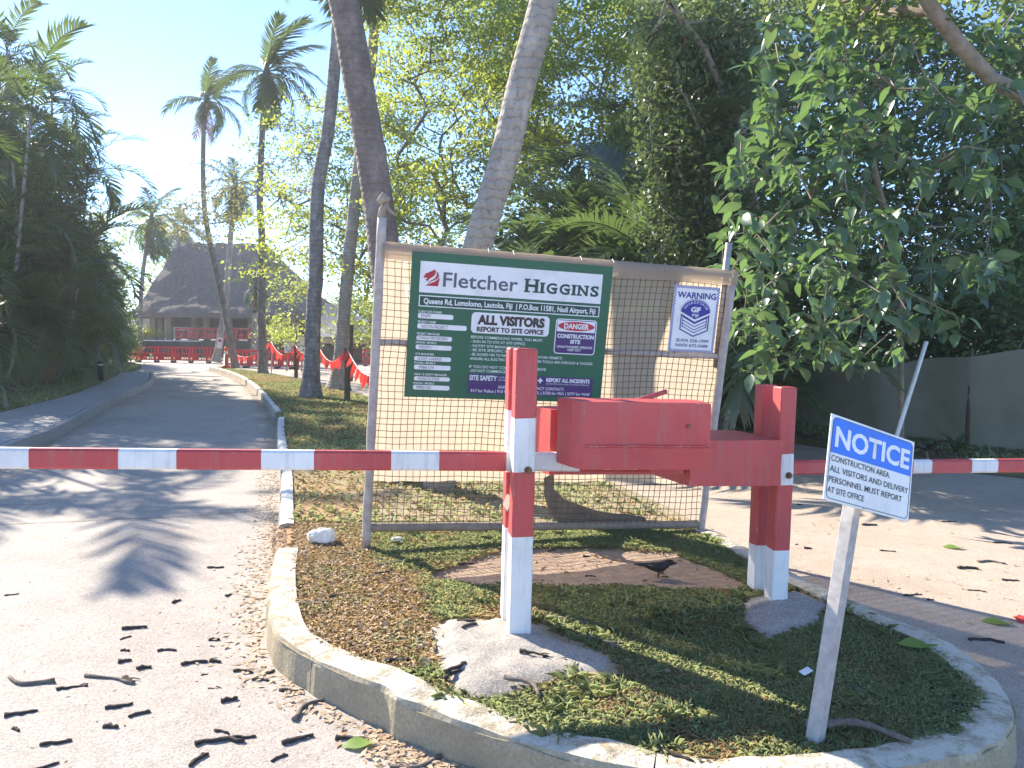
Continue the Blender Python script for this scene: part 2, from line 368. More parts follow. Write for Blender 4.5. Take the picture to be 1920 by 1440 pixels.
# the drive on the left and the crossing in front of the building
sheet('driveway', [(-14, -8), (1.2, -8), (1.0, 8), (-2.6, 20), (-6, 29), (-14, 40), (12, 40), (14, 46), (-34, 48), (-34, 40), (-26, 36), (-17, 28), (-13, 18)], ROADZ - .004, M['drive'])
acc = [(1.2, -8), (10, -8), (8.6, 5)] + [tuple(G(x, y, ROADZ).xy) for x, y in ((1990, 905), (1800, 885), (1600, 850), (1480, 830), (1380, 800))] + [(1.0, 26), (-4.5, 40), (-14, 40), (-6, 29), (-2.6, 20), (1.0, 8)]
sheet('access_road', acc, ROADZ, M['access'])

NOSE_L = [(523, 982), (516, 1028), (506, 1072), (504, 1132), (517, 1185), (562, 1219), (637, 1256), (720, 1290), (760, 1312), (877, 1354), (1027, 1402), (1095, 1421), (1250, 1450), (1450, 1466), (1640, 1452), (1792, 1417), (1868, 1388), (1905, 1345), (1894, 1297), (1834, 1237), (1755, 1189), (1669, 1155), (1594, 1121), (1477, 1069), (1387, 1016), (1335, 990)]
LEFT = [(392, 687), (420, 694), (450, 705), (480, 727), (506, 757), (517, 771), (521, 782), (519, 810), (523, 844), (527, 885), (525, 937), (523, 982)]
RIGHT = [(1240, 940), (1150, 900), (1000, 835), (850, 785), (692, 741), (656, 733), (598, 718), (568, 710), (507, 698), (449, 691), (410, 687)]
def gp(L, z=0): return [G(x, y, z) for x, y in L]
def smoothpath(P, step=.1):
    P = [Vector(p) for p in P]; out = []
    for i in range(len(P) - 1):
        a, b, c, d = P[max(i - 1, 0)], P[i], P[i + 1], P[min(i + 2, len(P) - 1)]
        n = max(2, int((c - b).length / step))
        for k in range(n):
            t = k / n; out.append(.5 * ((2 * b) + (c - a) * t + (2 * a - 5 * b + 4 * c - d) * t * t + (3 * b - a - 3 * c + d) * t ** 3))
    out.append(P[-1]); return out
pl = smoothpath(gp(LEFT), .3); pn = smoothpath(gp(NOSE_L), .06); pr = smoothpath(gp(RIGHT), .5)
outline = [Vector((p.x, p.y)) for p in pl[:-1] + pn[:-1] + pr]
clean = [outline[0]]
for p in outline[1:]:
    if (p - clean[-1]).length > .03: clean.append(p)
outline = clean
def inward(path, w):
    out = []
    for i, p in enumerate(path):
        t = (path[min(i + 1, len(path) - 1)] - path[max(i - 1, 0)]); t.z = 0; t.normalize(); out.append(p + Vector((-t.y, t.x, 0)) * w)
    return out
# zones of the verge, as outlines on the ground
Z = lambda L: [tuple(G(x, y).xy) for x, y in L]
ZDIRT = Z([(800, 1078), (860, 1045), (960, 1022), (1130, 1018), (1260, 1034), (1400, 1085), (1395, 1100), (1250, 1100), (1120, 1096), (1000, 1094), (900, 1092)])
ZBROWN = Z([(470, 960), (560, 900), (680, 905), (690, 1030), (735, 1070), (800, 1110), (835, 1180), (815, 1240), (730, 1262), (600, 1210), (500, 1120)])
ZPAD = Z([(806, 1168), (840, 1152), (935, 1150), (1010, 1160), (1060, 1185), (1150, 1225), (1165, 1262), (1060, 1262), (975, 1290), (900, 1305), (845, 1290), (815, 1230)])
ZPAD2 = Z([(1395, 1108), (1500, 1100), (1560, 1128), (1525, 1168), (1440, 1195), (1385, 1160)])
ZSTRIP = Z([(690, 985), (1400, 985), (1420, 1050), (1240, 1030), (1000, 1015), (850, 1045), (760, 1060), (690, 1030)])
def vnoise(P, s, seed=0.0): return np.array([noise.noise(Vector((p[0] * s + seed, p[1] * s - seed, seed * 1.7))) for p in P])
def zones(P):
    """0..1 weights: dirt, brown, pad, strip ; soft edges by noise jitter"""
    J = np.stack([vnoise(P, 4, 3.1), vnoise(P, 4, 9.2)], 1) * .07
    Q = P[:, :2] + J
    return inpoly(Q, ZDIRT), inpoly(Q, ZBROWN), inpoly(P[:, :2], ZPAD) | inpoly(P[:, :2], ZPAD2), inpoly(Q, ZSTRIP)
def verge():
    poly = [(p.x, p.y) for p in outline]
    A = np.array(poly); pts = []
    X, Y = np.meshgrid(np.arange(-2.2, 2.7, .055), np.arange(2.6, 6.6, .055)); near = np.stack([X.ravel(), Y.ravel()], 1)
    X, Y = np.meshgrid(np.arange(-18, 2.5, .3), np.arange(6.7, 46, .4)); far = np.stack([X.ravel(), Y.ravel()], 1)
    P = np.concatenate([near, far]); P = P + rng.normal(0, .008, P.shape); P = P[inpoly(P, poly)]
    V = [Vector(p) for p in poly] + [Vector(p) for p in P]
    n = len(poly); E = [(i, (i + 1) % n) for i in range(n)]
    v, e, f, *_ = delaunay_2d_cdt(V, E, [], 1, 1e-5)
    P = np.array([(p.x, p.y) for p in v])
    h = vnoise(P, 1.3, 1) * .025 + vnoise(P, 6, 4) * .012 - .03
    near_edge = np.min(np.linalg.norm(P[:, None, :] - A[None, ::3, :], axis=2), axis=1)
    h = np.where(near_edge < .15, np.minimum(h, -.02), h)
    dirt, brown, pad, strip = zones(P); h = np.where(dirt, h - .01, h)
    mb = MB(); mb.add([(p[0], p[1], z) for p, z in zip(P, h)], [tuple(q) for q in f], 0, True)
    o = mb.build('grass_verge', M['island']); me = o.data
    if me.polygons[0].normal.z < 0: me.flip_normals()
    far_mix = np.clip((P[:, 1] - 7) / 6, 0, 1)[:, None]; nn = (vnoise(P, .5, 7)[:, None] + .5)
    c = np.tile(np.array([[.44, .37, .25]]), (len(P), 1))
    c = np.where(brown[:, None], np.array([[.50, .33, .19]]), c); c = np.where(dirt[:, None], np.array([[.46, .34, .25]]), c)
    c = np.where(strip[:, None], np.array([[.33, .30, .18]]), c)
    farc = np.array([[.36, .26, .11]]) * (1 - np.clip(nn * 1.3, 0, 1)) + np.array([[.16, .19, .05]]) * np.clip(nn * 1.3, 0, 1)
    c = c * (1 - far_mix) + farc * far_mix
    at = me.color_attributes.new('ground_colour', 'FLOAT_COLOR', 'POINT')
    at.data.foreach_set('color', np.concatenate([c, np.ones((len(P), 1))], 1).astype(np.float32).ravel())
    return tag(o, kind='structure')
verge()
def kerb_run(name, path, w, mat, top=.0, rough=.006, bottom=ROADZ - .02):
    inn = inward(path, w); mb = MB(); V = []; F = []
    prof = 6
    for i, (a, b) in enumerate(zip(path, inn)):
        q = noise.noise(Vector((a.x * 7, a.y * 7, 1))) * rough * 2; r = noise.noise(Vector((a.x * 2.2, a.y * 2.2, 5))) * rough * 2.2
        g = (a - b).normalized(); t = top + r
        V += [(a + g * (.012 + q)).xy[:] + (bottom,), (a + g * (q * .8)).xy[:] + (t - .035 + q,), (a - g * (.012 - q)).xy[:] + (t - .006,),
              (a * .5 + b * .5).xy[:] + (t + .004 + q * .6,), (b + g * .01).xy[:] + (t - .003 + q * .5,), b.xy[:] + (bottom,)]
    n = len(path)
    for i in range(n - 1):
        for j in range(prof - 1): F.append((i * prof + j, i * prof + j + 1, (i + 1) * prof + j + 1, (i + 1) * prof + j))
    F += [tuple(range(prof)), tuple((n - 1) * prof + j for j in range(prof))]
    mb.add(V, F, 0, False); return tag(mb.build(name, mat), kind='structure')
i1 = 5
fine = lambda L, s=.05: smoothpath(gp(L), s)
kerb_run('kerb', fine(LEFT[:6], .25), .13, M['kerbw'])
kerb_run('kerb', fine(LEFT[6:], .1), .13, M['kerbw'])
nose = fine(NOSE_L[1:], .035); cuts = [0, int(len(nose) * .235), int(len(nose) * .43), int(len(nose) * .63), int(len(nose) * .80), len(nose) - 1]
for a, b in zip(cuts, cuts[1:]):
    kerb_run('kerb', nose[a:b] + ([nose[b] * .8 + nose[b - 1] * .2]), .175, M['kerb'], rough=.011)
# footpath on the left with its lawn
FL = gp([(-330, 870), (0, 774), (142, 737), (217, 705), (226, 698)], 0); FR = gp([(-330, 985), (0, 833), (94, 799), (187, 751), (268, 717), (281, 705), (277, 697)], 0)
fl = smoothpath(FL, .5); fr = smoothpath(FR, .5)
def raised(name, poly, z, mat, zb=ROADZ - .02):
    mb = MB(); mb.prism([(p.x, p.y) for p in poly], zb, z); return tag(mb.build(name, mat), kind='structure')
raised('footpath', fl + fr[::-1], 0, M['path'])
kerb_run('kerb', [p + Vector((0.02, 0, 0)) for p in fr][::-1], .14, M['path'], top=.012, rough=.003)
lawnp = [p + Vector((-.03, 0, 0)) for p in fl] + gp([(265, 684), (240, 679), (120, 676)], 0) + [Vector((-60, 40, 0)), Vector((-60, 2, 0))]
raised('lawn', lawnp, -.015, M['lawn'])
# bank under the hedge on the right
rb = gp([(2100, 915), (1920, 893), (1800, 880), (1600, 846), (1480, 826), (1375, 796)], ROADZ)
raised('planting_bank', rb + [Vector((1.6, 24, 0)), Vector((4, 60, 0)), Vector((60, 60, 0)), Vector((60, 5, 0))], ROADZ + .07, M['ground'])
# cracks of the drive
for L in ([(-60, 986), (120, 978), (300, 970), (520, 955)], [(0, 947), (90, 944)], [(250, 792), (380, 788), (520, 786)], [(330, 752), (420, 750), (480, 748)]):
    P = smoothpath(gp(L, ROADZ + .001), .12); mb = MB()
    P = [p + Vector((0, noise.noise(p * 3) * .05, 0)) for p in P]
    V = []; w = .006
    for p in P: V += [p + Vector((0, w, 0)), p - Vector((0, w, 0))]
    mb.add(V, [(2 * i, 2 * i + 1, 2 * i + 3, 2 * i + 2) for i in range(len(P) - 1)]); tag(mb.build('road_crack', M['darkwood']), kind='structure')

# ------------------------------------------------------------------ grass and litter
def blades(name, P, h, w, mat, lean=.6):
    n = len(P); a = rng.uniform(0, 2 * np.pi, n); h = h * rng.uniform(.5, 1.4, n); w = w * rng.uniform(.7, 1.3, n)
    d = np.stack([np.cos(a), np.sin(a), 0 * a], 1); sd = np.stack([-np.sin(a), np.cos(a), 0 * a], 1)
    l = rng.uniform(.1, 1.0, n)[:, None] * lean; b = np.c_[P, np.full(n, -.03) if P.shape[1] == 2 else np.zeros((n, 0))]
    up = np.array([[0, 0, 1.0]])
    m = b + (up * .62 + d * l * .55) * h[:, None]; t = b + (up * (1 - l * .45) + d * l * 1.5) * h[:, None]
    V = np.stack([b - sd * w[:, None] * .5, b + sd * w[:, None] * .5, m + sd * w[:, None] * .42, t, m - sd * w[:, None] * .42], 1)
    o = obj(name, quads_mesh(name, V.reshape(-1, 3), mat, 5)); return o
def scatter(n, x0, x1, y0, y1, poly):
    P = np.stack([rng.uniform(x0, x1, n), rng.uniform(y0, y1, n)], 1); return P[inpoly(P, poly)]
INNER = [p.xy for p in inward([Vector((p.x, p.y, 0)) for p in outline], .13)]
P = scatter(300000, -2.3, 2.8, 2.6, 6.6, INNER)
dirt, brown, pad, strip = zones(P); cl = vnoise(P, 2.2, 5) + vnoise(P, 6, 8) * .6
g = ~pad & ~dirt & (rng.random(len(P)) < np.where(brown, .10, np.clip(np.where(P[:, 0] > .35, .78, .5) + cl * 1.1, .05, 1))) & ~(brown & (cl < .12))
o = tag(blades('grass', P[g], .034, .005, M['grass'], 1.0), 'short green grass growing on the kerbed island', 'grass', kind='stuff')
b = ~pad & (rng.random(len(P)) < np.where(brown, .55, np.where(dirt, .004, np.clip(np.where(P[:, 0] > .35, .22, .42) - cl * .6, .08, .8))))
tag(blades('dry_grass', P[b], .028, .005, M['drygrass'], 1.6), 'dry brown grass and clippings on the kerbed island', 'grass', kind='stuff')
# coarse tufts
T = scatter(110, -1.3, 2.6, 2.7, 6.5, INNER); zz = zones(T); T = T[~zz[2] & ~zz[1] & ~zz[0]]
TP = np.concatenate([t + rng.normal(0, .035, (34, 2)) for t in T]); 
tag(blades('grass_tufts', TP, .06, .0045, M['grass'], 1.1), 'longer tufts of grass on the kerbed island', 'grass', kind='stuff')
P = scatter(160000, -13, 2, 6.5, 34, INNER); cl = vnoise(P, .45, 2) + vnoise(P, 2.5, 8) * .5
k = rng.random(len(P)) < np.clip(.35 + cl, .05, .9); sz = .04 + .0
tag(blades('verge_grass', P[k], .055, .02, M['grass'], 1.2), 'thin green grass on the verge between the two drives', 'grass', kind='stuff')
k = rng.random(len(P)) < np.clip(.4 - cl, .08, .75)
tag(blades('dry_verge_grass', P[k], .04, .02, M['drygrass'], 1.5), 'dry straw coloured grass on the verge between the two drives', 'grass', kind='stuff')
LP = [(p.x, p.y) for p in lawnp]
P = scatter(120000, -22, -6, 8, 42, LP)
tag(blades('lawn_grass', P, .07, .03, M['grass'], 1.0), 'lawn grass beside the concrete footpath', 'grass', kind='stuff')
def flakes(name, P, z, s, mat, lift=.5):
    n = len(P); a = rng.uniform(0, 2 * np.pi, n); s = s * rng.uniform(.5, 1.5, n)[:, None]
    u = np.stack([np.cos(a), np.sin(a), rng.normal(0, .25 * lift, n)], 1); v = np.stack([-np.sin(a), np.cos(a), rng.normal(0, .35 * lift, n)], 1)
    c = np.c_[P, z + rng.uniform(.004, .014, n)]
    V = np.stack([c - u * s, c - v * s * .38, c + u * s, c + v * s * .38], 1); return obj(name, quads_mesh(name, V.reshape(-1, 3), mat, 4))
gut = []
for p in fine(LEFT + NOSE_L[1:9], .02):
    for _ in range(3): gut.append((p.x - abs(rng.normal(0, .13)) - .02, p.y - abs(rng.normal(0, .05))))
for p in fine(NOSE_L[7:12], .012):
    for _ in range(7): gut.append((p.x - abs(rng.normal(0, .05)), p.y - abs(rng.normal(0, .13)) - .02))
for p in fr:
    for _ in range(60): gut.append((p.x + abs(rng.normal(0, .18)) + .03 , p.y + rng.normal(0, .25)))
gut = np.array(gut); gut = gut[~inpoly(gut, [(p.x, p.y) for p in outline])]
tag(flakes('leaf_litter', gut, ROADZ - .008, .022, M['litter']), 'pale dry leaf litter lying in the gutter along the kerb', 'leaf litter', kind='stuff')
P = scatter(9000, -8, 1, 2.2, 20, [(-8, 2.2), (1, 2.2), (-1.6, 6), (-3, 20), (-8, 20)]); P = P[~inpoly(P, [(p.x, p.y) for p in outline])]; P = P[rng.random(len(P)) < np.clip(.5 - (P[:, 1] - 2.2) * .05, .08, .5)]
tag(flakes('drive_litter', P, ROADZ - .007, .0115, M['litter']), 'scattered bits of dry leaf on the concrete drive', 'leaf litter', kind='stuff')
P = scatter(8000, 1, 9, 2.2, 14, acc); P = P[~inpoly(P, [(p.x, p.y) for p in outline])]; cl = vnoise(P, .8, 3); P = P[rng.random(len(P)) < np.clip(.15 + cl * .7, .03, .8)]
tag(flakes('dirt_litter', P, ROADZ - .003, .02, M['litter']), 'dry leaf scraps scattered over the dusty access road', 'leaf litter', kind='stuff')
P = scatter(9500, -2, .2, 3, 6.5, INNER); bz = zones(P); P = P[bz[1]]
tag(flakes('island_litter', P, -.012, .013, M['litter'], 1.4), 'rusty brown leaf litter on the dry end of the island', 'leaf litter', kind='stuff')
P = scatter(26000, 1.5, 12, 8, 20, [(p.x, p.y) for p in rb] + [(1.6, 20), (12, 20), (12, 9)])
tag(blades('bank_grass', P, .09, .02, M['grass'], 1.2), 'rough low grass under the hedge beyond the access road', 'grass', kind='stuff')

# ------------------------------------------------------------------ footings, rock, litter things
def mound(name, poly, h, mat, label, cat):
    A = np.array(poly); c = A.mean(0); x0, y0 = A.min(0); x1, y1 = A.max(0)
    X, Y = np.meshgrid(np.arange(x0, x1, .03), np.arange(y0, y1, .03)); P = np.stack([X.ravel(), Y.ravel()], 1); P = P[inpoly(P, poly)]
    P = P + rng.normal(0, .004, P.shape)
    dense = []
    for i in range(len(poly)):
        a, b = A[i], A[(i + 1) % len(poly)]
        for t in np.linspace(0, 1, 5)[:-1]: dense.append(a + (b - a) * t + rng.normal(0, .008, 2))
    n = len(dense)
    v, e, f, *_ = delaunay_2d_cdt([Vector(p) for p in dense] + [Vector(p) for p in P], [(i, (i + 1) % n) for i in range(n)], [], 1, 1e-5)
    Q = np.array([(p.x, p.y) for p in v]); dn = np.array(dense)
    ed = np.min(np.linalg.norm(Q[:, None] - dn[None], axis=2), axis=1)
    z = -.045 + np.minimum(ed / .12, 1) ** .6 * h + vnoise(Q, 7, 2) * .014 + vnoise(Q, 26, 6) * .009
    mb = MB(); mb.add([(p[0], p[1], q) for p, q in zip(Q, z)], [tuple(t) for t in f], 0, True); o = mb.build(name, mat)
    if o.data.polygons[0].normal.z < 0: o.data.flip_normals()
    return tag(o, label, cat)
mound('concrete_footing', ZPAD, .042, M['footing'], 'rough grey concrete mound around the foot of the barrier posts beside the grass', 'footing')
mound('concrete_footing', ZPAD2, .05, M['footing'], 'smaller worn concrete footing under the barrier posts next to the access road', 'footing')
def rock(name, loc, s, mat, label, cat):
    bm = bmesh.new(); bmesh.ops.create_icosphere(bm, subdivisions=3, radius=1)
    for v in bm.verts:
        q = v.co.copy(); k = 1 + noise.noise(q * 1.6) * .35 + noise.noise(q * 4) * .1; v.co = Vector((q.x * s[0], q.y * s[1], max(q.z, -.4) * s[2])) * k
    me = bpy.data.meshes.new(name); bm.to_mesh(me); bm.free(); me.materials.append(mat)
    o = obj(name, me); o.location = loc; return tag(o, label, cat)
rock('rock', G(606, 1012) + Vector((0, 0, .02)), (.115, .08, .075), M['rock'], 'white painted rock lying in the dry grass by the fence post', 'rock')
rock('stone', G(745, 1013) + Vector((0, 0, 0)), (.05, .04, .03), M['rock'], 'small pale stone in the grass at the foot of the mesh fence', 'rock')

GP = np.array([tuple(G(521 + rng.uniform(-12, 16), y).xy) for y in rng.uniform(978, 1034, 420)])
tag(flakes('kerb_gap_litter', GP, -.035, .018, M['litter'], 1.6), 'leaf litter spilling through the gap in the kerb', 'leaf litter', kind='stuff')
def twig_mesh(name, L, r, bend, mat, seed, fork=False):
    q = random.Random(seed); mb = MB(); n = 7; pts = []; rad = []; r *= .78
    for i in range(n):
        t = i / (n - 1); pts.append((L * (t - .5), bend * L * (math.sin(t * 3.1)) + q.uniform(-.05, .05) * L, r * .8 + q.uniform(0, .5) * r))
        rad.append(r * (1.2 - .45 * t) * q.uniform(.68, 1.3))
    rad[0] *= 1.15
    mb.tube(pts, rad, 7)
    if fork:
        p = pts[4]; mb.tube([p, (p[0] + .2 * L, p[1] + .12 * L, r * 1.4), (p[0] + .33 * L, p[1] + .14 * L, r)], [r * .6, r * .45, r * .3], 5)
    return mb.mesh(name, mat)
TV = [twig_mesh('twig', .13, .011, .0, M['twig'], 1), twig_mesh('twig', .10, .010, .10, M['twig'], 2), twig_mesh('twig', .16, .010, .12, M['twig'], 3), twig_mesh('twig', .06, .011, .05, M['twig'], 4), twig_mesh('twig', .15, .009, .05, M['twig'], 5, True), twig_mesh('twig', .2, .012, .28, M['greytwig'], 6), twig_mesh('twig', .2, .009, .08, M['greytwig'], 7, True)]
TW = {0: [TV[0]] + [twig_mesh('twig', .13, .012, b_, M['twig'], 40 + i_, i_ % 3 == 2) for i_, b_ in enumerate((.04, -.07, .02, .1))], 1: [TV[1]] + [twig_mesh('twig', .1, .011, b_, M['twig'], 50 + i_, i_ == 1) for i_, b_ in enumerate((.16, .05, -.1))], 3: [TV[3]] + [twig_mesh('twig', .06, .012, b_, M['twig'], 60 + i_) for i_, b_ in enumerate((.14, -.08, .02))]}
def twigs(L, z, label, group):
    for px, py, v, ang, s in L:
        p = G(px, py, z); o = obj('twig', rnd.choice(TW[v]) if v in TW else TV[v]); o.location = (p.x, p.y, z + .001); o.rotation_euler = (0, 0, R_(ang)); o.scale = (s * .92, s * rnd.uniform(.85, 1.2), s * .9); tag(o, label, 'twig', group)
twigs([(404, 1066, 0, 3, 1.0), (22, 1117, 0, 25, .7), (332, 1130, 3, 60, 1.1), (429, 1118, 3, 70, .9), (252, 1180, 0, 14, 1.15), (236, 1198, 1, 55, .7), (235, 1222, 3, -12, .9), (235, 1242, 3, 25, 1.1), (313, 1222, 0, 4, .85), (402, 1202, 3, -5, 1.1), (398, 1214, 3, -30, .6),
       (270, 1256, 3, 20, 1.2), (365, 1246, 0, 18, 1.1), (405, 1243, 3, -15, 1.1), (456, 1262, 0, -12, .9), (489, 1278, 0, -10, .8), (508, 1262, 3, 65, .9), (383, 1267, 3, 20, .6), (243, 1280, 3, -30, 1.4), (135, 1292, 4, 22, 1.0), (40, 1340, 0, 20, 1.1), (223, 1326, 0, 24, 1.0), (262, 1342, 1, 36, 1.0), (430, 1316, 3, 20, 1.4), (403, 1293, 4, 4, .5),
       (105, 1396, 0, 18, 1.0), (208, 1366, 3, -12, 1.2), (30, 1371, 3, -35, .9), (415, 1376, 1, -22, .9), (457, 1385, 0, 2, .85), (412, 1396, 2, 6, 1.4), (558, 1390, 0, 30, 1.15), (373, 1428, 1, 70, 1.1), (524, 1424, 1, 48, .8), (546, 1298, 0, -6, 1.0), (660, 1388, 0, -3, 1.2), (80, 1443, 0, 40, 1.0)],
      ROADZ - .009, 'short dark twig, one of the many lying scattered over the sunlit concrete drive', 'dark twigs scattered on the concrete drive')
def one(name, v, px, py, z, ang, s, label):
    p = G(px, py, z); o = obj(name, TV[v]); o.location = (p.x, p.y, z - .006); o.rotation_euler = (0, 0, R_(ang)); o.scale = (s, s * .85, s * .8); return tag(o, label, 'twig')
one('twig', 6, 205, 1274, ROADZ, -18, 1.5, 'long forked grey brown twig among the short twigs on the concrete drive')
one('twig', 5, 62, 1272, ROADZ, 170, 1.3, 'curved pale twig lying alone at the edge of the concrete drive')
one('twig', 5, 590, 1330, ROADZ, 60, 1.25, 'curved dark twig in the gutter under the curved kerb face')
one('twig', 5, 780, 1425, ROADZ, 200, 1.1, 'thick curved twig lying in the leaf litter under the kerb')
twigs([(588, 1134, 6, -8, .9), (630, 1118, 1, 45, 1.0), (745, 1275, 2, 42, 1.1), (745, 1240, 0, 5, 1.0), (800, 1245, 0, -60, .9), (855, 1328, 0, -8, .8), (735, 1058, 6, 30, 1.2), (722, 1075, 4, 35, 1.0), (797, 1122, 1, -70, .8), (850, 1268, 0, 50, 1.0), (1195, 1198, 4, -55, 1.0), (1040, 1237, 4, -15, .9), (1120, 1205, 6, -40, 1.5), (1065, 1165, 6, -25, 1.3), (960, 1060, 2, 30, .4), (1265, 1420, 0, -40, 1.3), (1590, 1290, 6, -40, .9), (1820, 1330, 2, -35, .9)],
      -.016, 'thin fallen twig lying in the grass of the kerbed island', 'twigs in the grass of the island')
twigs([(875, 1166, 0, 4, .9), (880, 1176, 1, 45, 1.1), (855, 1255, 0, 50, 1.2), (1000, 1228, 4, -22, 1.1)], -.004, 'dark twig lying on the rough concrete footing of the barrier', 'twigs on the concrete footing')
twigs([(1107, 1082, 0, -4, .6), (875, 1060, 1, 3, 1.2), (1100, 1045, 3, -8, .9), (1035, 1035, 3, 30, 1.1), (1210, 1090, 3, -10, .5)], -.03, 'dark twig lying on the bare earth in front of the mesh fence', 'twigs on the bare earth patch')
one('twig', 5, 975, 1288, .01, -50, 1.2, 'curved grey twig arching over the bright grass below the concrete footing')
one('twig', 5, 1610, 1380, .01, -20, 1.9, 'long curved dark twig lying in shaded grass beside the foot of the notice')
twigs([(1500, 948, 3, 20, 1.0), (1630, 986, 0, 0, 1.2), (1780, 980, 2, -4, 1.0), (1665, 1035, 4, -12, .9), (1815, 1068, 0, -6, 1.3), (1860, 1058, 5, -14, 1.1), (1880, 1020, 2, -16, 1.0), (1712, 1118, 4, 14, 1.0), (1745, 1127, 3, 0, .8), (1832, 1110, 2, -20, .8), (1515, 1030, 3, -8, 1.1), (1494, 1022, 3, 30, .6), (1895, 1090, 0, -8, 1.0), (1850, 1205, 2, -14, 1.3), (1700, 960, 3, 0, .6)],
      ROADZ - .005, 'dark twig lying on the dusty access road beyond the notice', 'dark twigs on the dusty access road')
def fallen_leaf(px, py, z, s, ang, mat, label, cat='leaf'):
    mb = MB(); n = 6; V = []
    for i in range(n):
        t = i / (n - 1); w = math.sin(math.pi * (t * .94 + .03)) * .3; V += [(s * (t - .5), s * w, s * .12 * abs(math.sin(4 * t))), (s * (t - .5), 0, s * .02 + .004), (s * (t - .5), -s * w, s * .10 * t)]
    F = []
    for i in range(n - 1): F += [(3 * i, 3 * i + 1, 3 * i + 4, 3 * i + 3), (3 * i + 1, 3 * i + 2, 3 * i + 5, 3 * i + 4)]
    mb.add(V, F, 0, True); o = mb.build('fallen_leaf', mat); p = G(px, py, z); o.location = (p.x, p.y, z + .004); o.rotation_euler = (0, 0, R_(ang)); return tag(o, label, cat)
fallen_leaf(1787, 1028, ROADZ, .16, -20, M['freshleaf'], 'bright green leaf lying on the dusty access road')
fallen_leaf(1870, 1169, ROADZ, .17, -25, M['freshleaf'], 'long pale green leaf on the access road near the kerb')
fallen_leaf(672, 1398, ROADZ, .14, 10, M['freshleaf'], 'crumpled yellow green leaf on the drive under the kerb')
fallen_leaf(1720, 1212, .0, .19, -14, M['freshleaf'], 'large light green leaf on the grass inside the kerb')
fallen_leaf(1913, 1163, ROADZ, .14, 60, M['flag'], 'red scrap of plastic on the access road at the edge of view', 'litter')
o = MB().box((0, 0, 0), (.06, .035, .004)).build('paper_scrap', M['paper']); p = G(1511, 1263); o.location = (p.x, p.y, .012); o.rotation_euler = (.15, -.2, .5); tag(o, 'white paper scrap on shaded grass beside the notice post', 'litter')
# bird
def bird():
    mb = MB(); p = [(-.15, 0, .085), (-.085, 0, .082), (-.05, 0, .075), (-.01, 0, .07), (.03, 0, .075), (.055, 0, .092), (.075, 0, .104), (.092, 0, .104), (.105, 0, .101), (.128, 0, .097)]
    r = [.007, .012, .022, .032, .033, .026, .021, .018, .009, .0015]; mb.tube(p, r, 12)
    for y in (-.014, .014): mb.tube([(.0, y, .05), (.012, y, .03), (.002, y, .004), (.022, y, .002)], [.006, .003, .0028, .002], 6)
    for v in list(range(len(mb.v))): pass
    o = mb.build('bird', M['bird']); q = G(1232, 1083, -.035); o.location = q; o.rotation_euler = (0, 0, R_(-6)); o.scale = (1.05,) * 3
    w = MB(); 
    for y in (-.03, .03): w.tube([(-.06, y * .7, .085), (-.02, y, .08), (.025, y * .9, .078)], [.004, .016, .008], 6)
    w.build('wing', M['bird'], o)
    return tag(o, 'small black long tailed bird standing on the bare earth near the fence', 'bird')
bird()

# ------------------------------------------------------------------ text
CAPH = None
def text_mesh(s, bold=0.0):
    cu = bpy.data.curves.new('lettering', 'FONT'); cu.body = s; cu.size = 1; cu.resolution_u = 3; cu.offset = bold
    t = bpy.data.objects.new('lettering', cu); COL.objects.link(t)
    dg = bpy.context.evaluated_depsgraph_get()
    me = bpy.data.meshes.new_from_object(t.evaluated_get(dg)); bpy.data.objects.remove(t); bpy.data.curves.remove(cu); me.name = 'lettering'; return me
def bb(me):
    a = np.empty(len(me.vertices) * 3, np.float32); me.vertices.foreach_get('co', a); a = a.reshape(-1, 3); return a
_h = {}
def caph(b):
    if b not in _h: a = bb(text_mesh('H', b)); _h[b] = (a[:, 1].min(), a[:, 1].max())
    return _h[b]
def letter(s, u, v, w, h, mat, parent, off=.004, bold=.02, shear=0.0, name='lettering'):
    """board frame: u right, v up (negative down), text stands at -y"""
    bold = 0.0 if h < .0125 else (bold * .45 if h < .024 else bold)
    me = text_mesh(s, bold); a = bb(me); y0, y1 = caph(bold); x0, x1 = a[:, 0].min(), a[:, 0].max()
    k = h / (y1 - y0); X = (a[:, 0] - x0) / (x1 - x0) * w; Y = (a[:, 1] - y0) * k
    c = np.stack([u + X + Y * shear, np.full(len(a), -off), v + Y], 1).astype(np.float32)
    me.vertices.foreach_set('co', c.ravel()); me.materials.clear(); me.materials.append(mat); me.update()
    return obj(name, me, parent)
def panel(mb, pts, off, th=.001, mi=0):
    n = len(pts); V = [(u, -off, v) for u, v in pts] + [(u, -off + th, v) for u, v in pts]
    mb.add(V, [tuple(range(n))] + [(i, (i + 1) % n, n + (i + 1) % n, n + i) for i in range(n)], mi); return mb
def rrect(u0, v0, u1, v1, r, k=4):
    P = []
    for cx, cy, a0 in ((u1 - r, v0 - r, 0), (u0 + r, v0 - r, 90), (u0 + r, v1 + r, 180), (u1 - r, v1 + r, 270)):
        for i in range(k + 1):
            a = R_(a0 + (90 * i / k)) - 0; P.append((cx + r * math.cos(a), cy + r * math.sin(a)))
    return P
def ringband(P, Q):
    n = len(P); return P, Q, [(i, (i + 1) % n, n + (i + 1) % n, n + i) for i in range(n)]
def frame_line(mb, u0, v0, u1, v1, t, off):
    for a in ((u0, v0, u1, v0 - t), (u0, v1 + t, u1, v1), (u0, v0 - t, u0 + t, v1 + t), (u1 - t, v0 - t, u1, v1 + t)): panel(mb, [(a[0], a[1]), (a[2], a[1]), (a[2], a[3]), (a[0], a[3])], off)

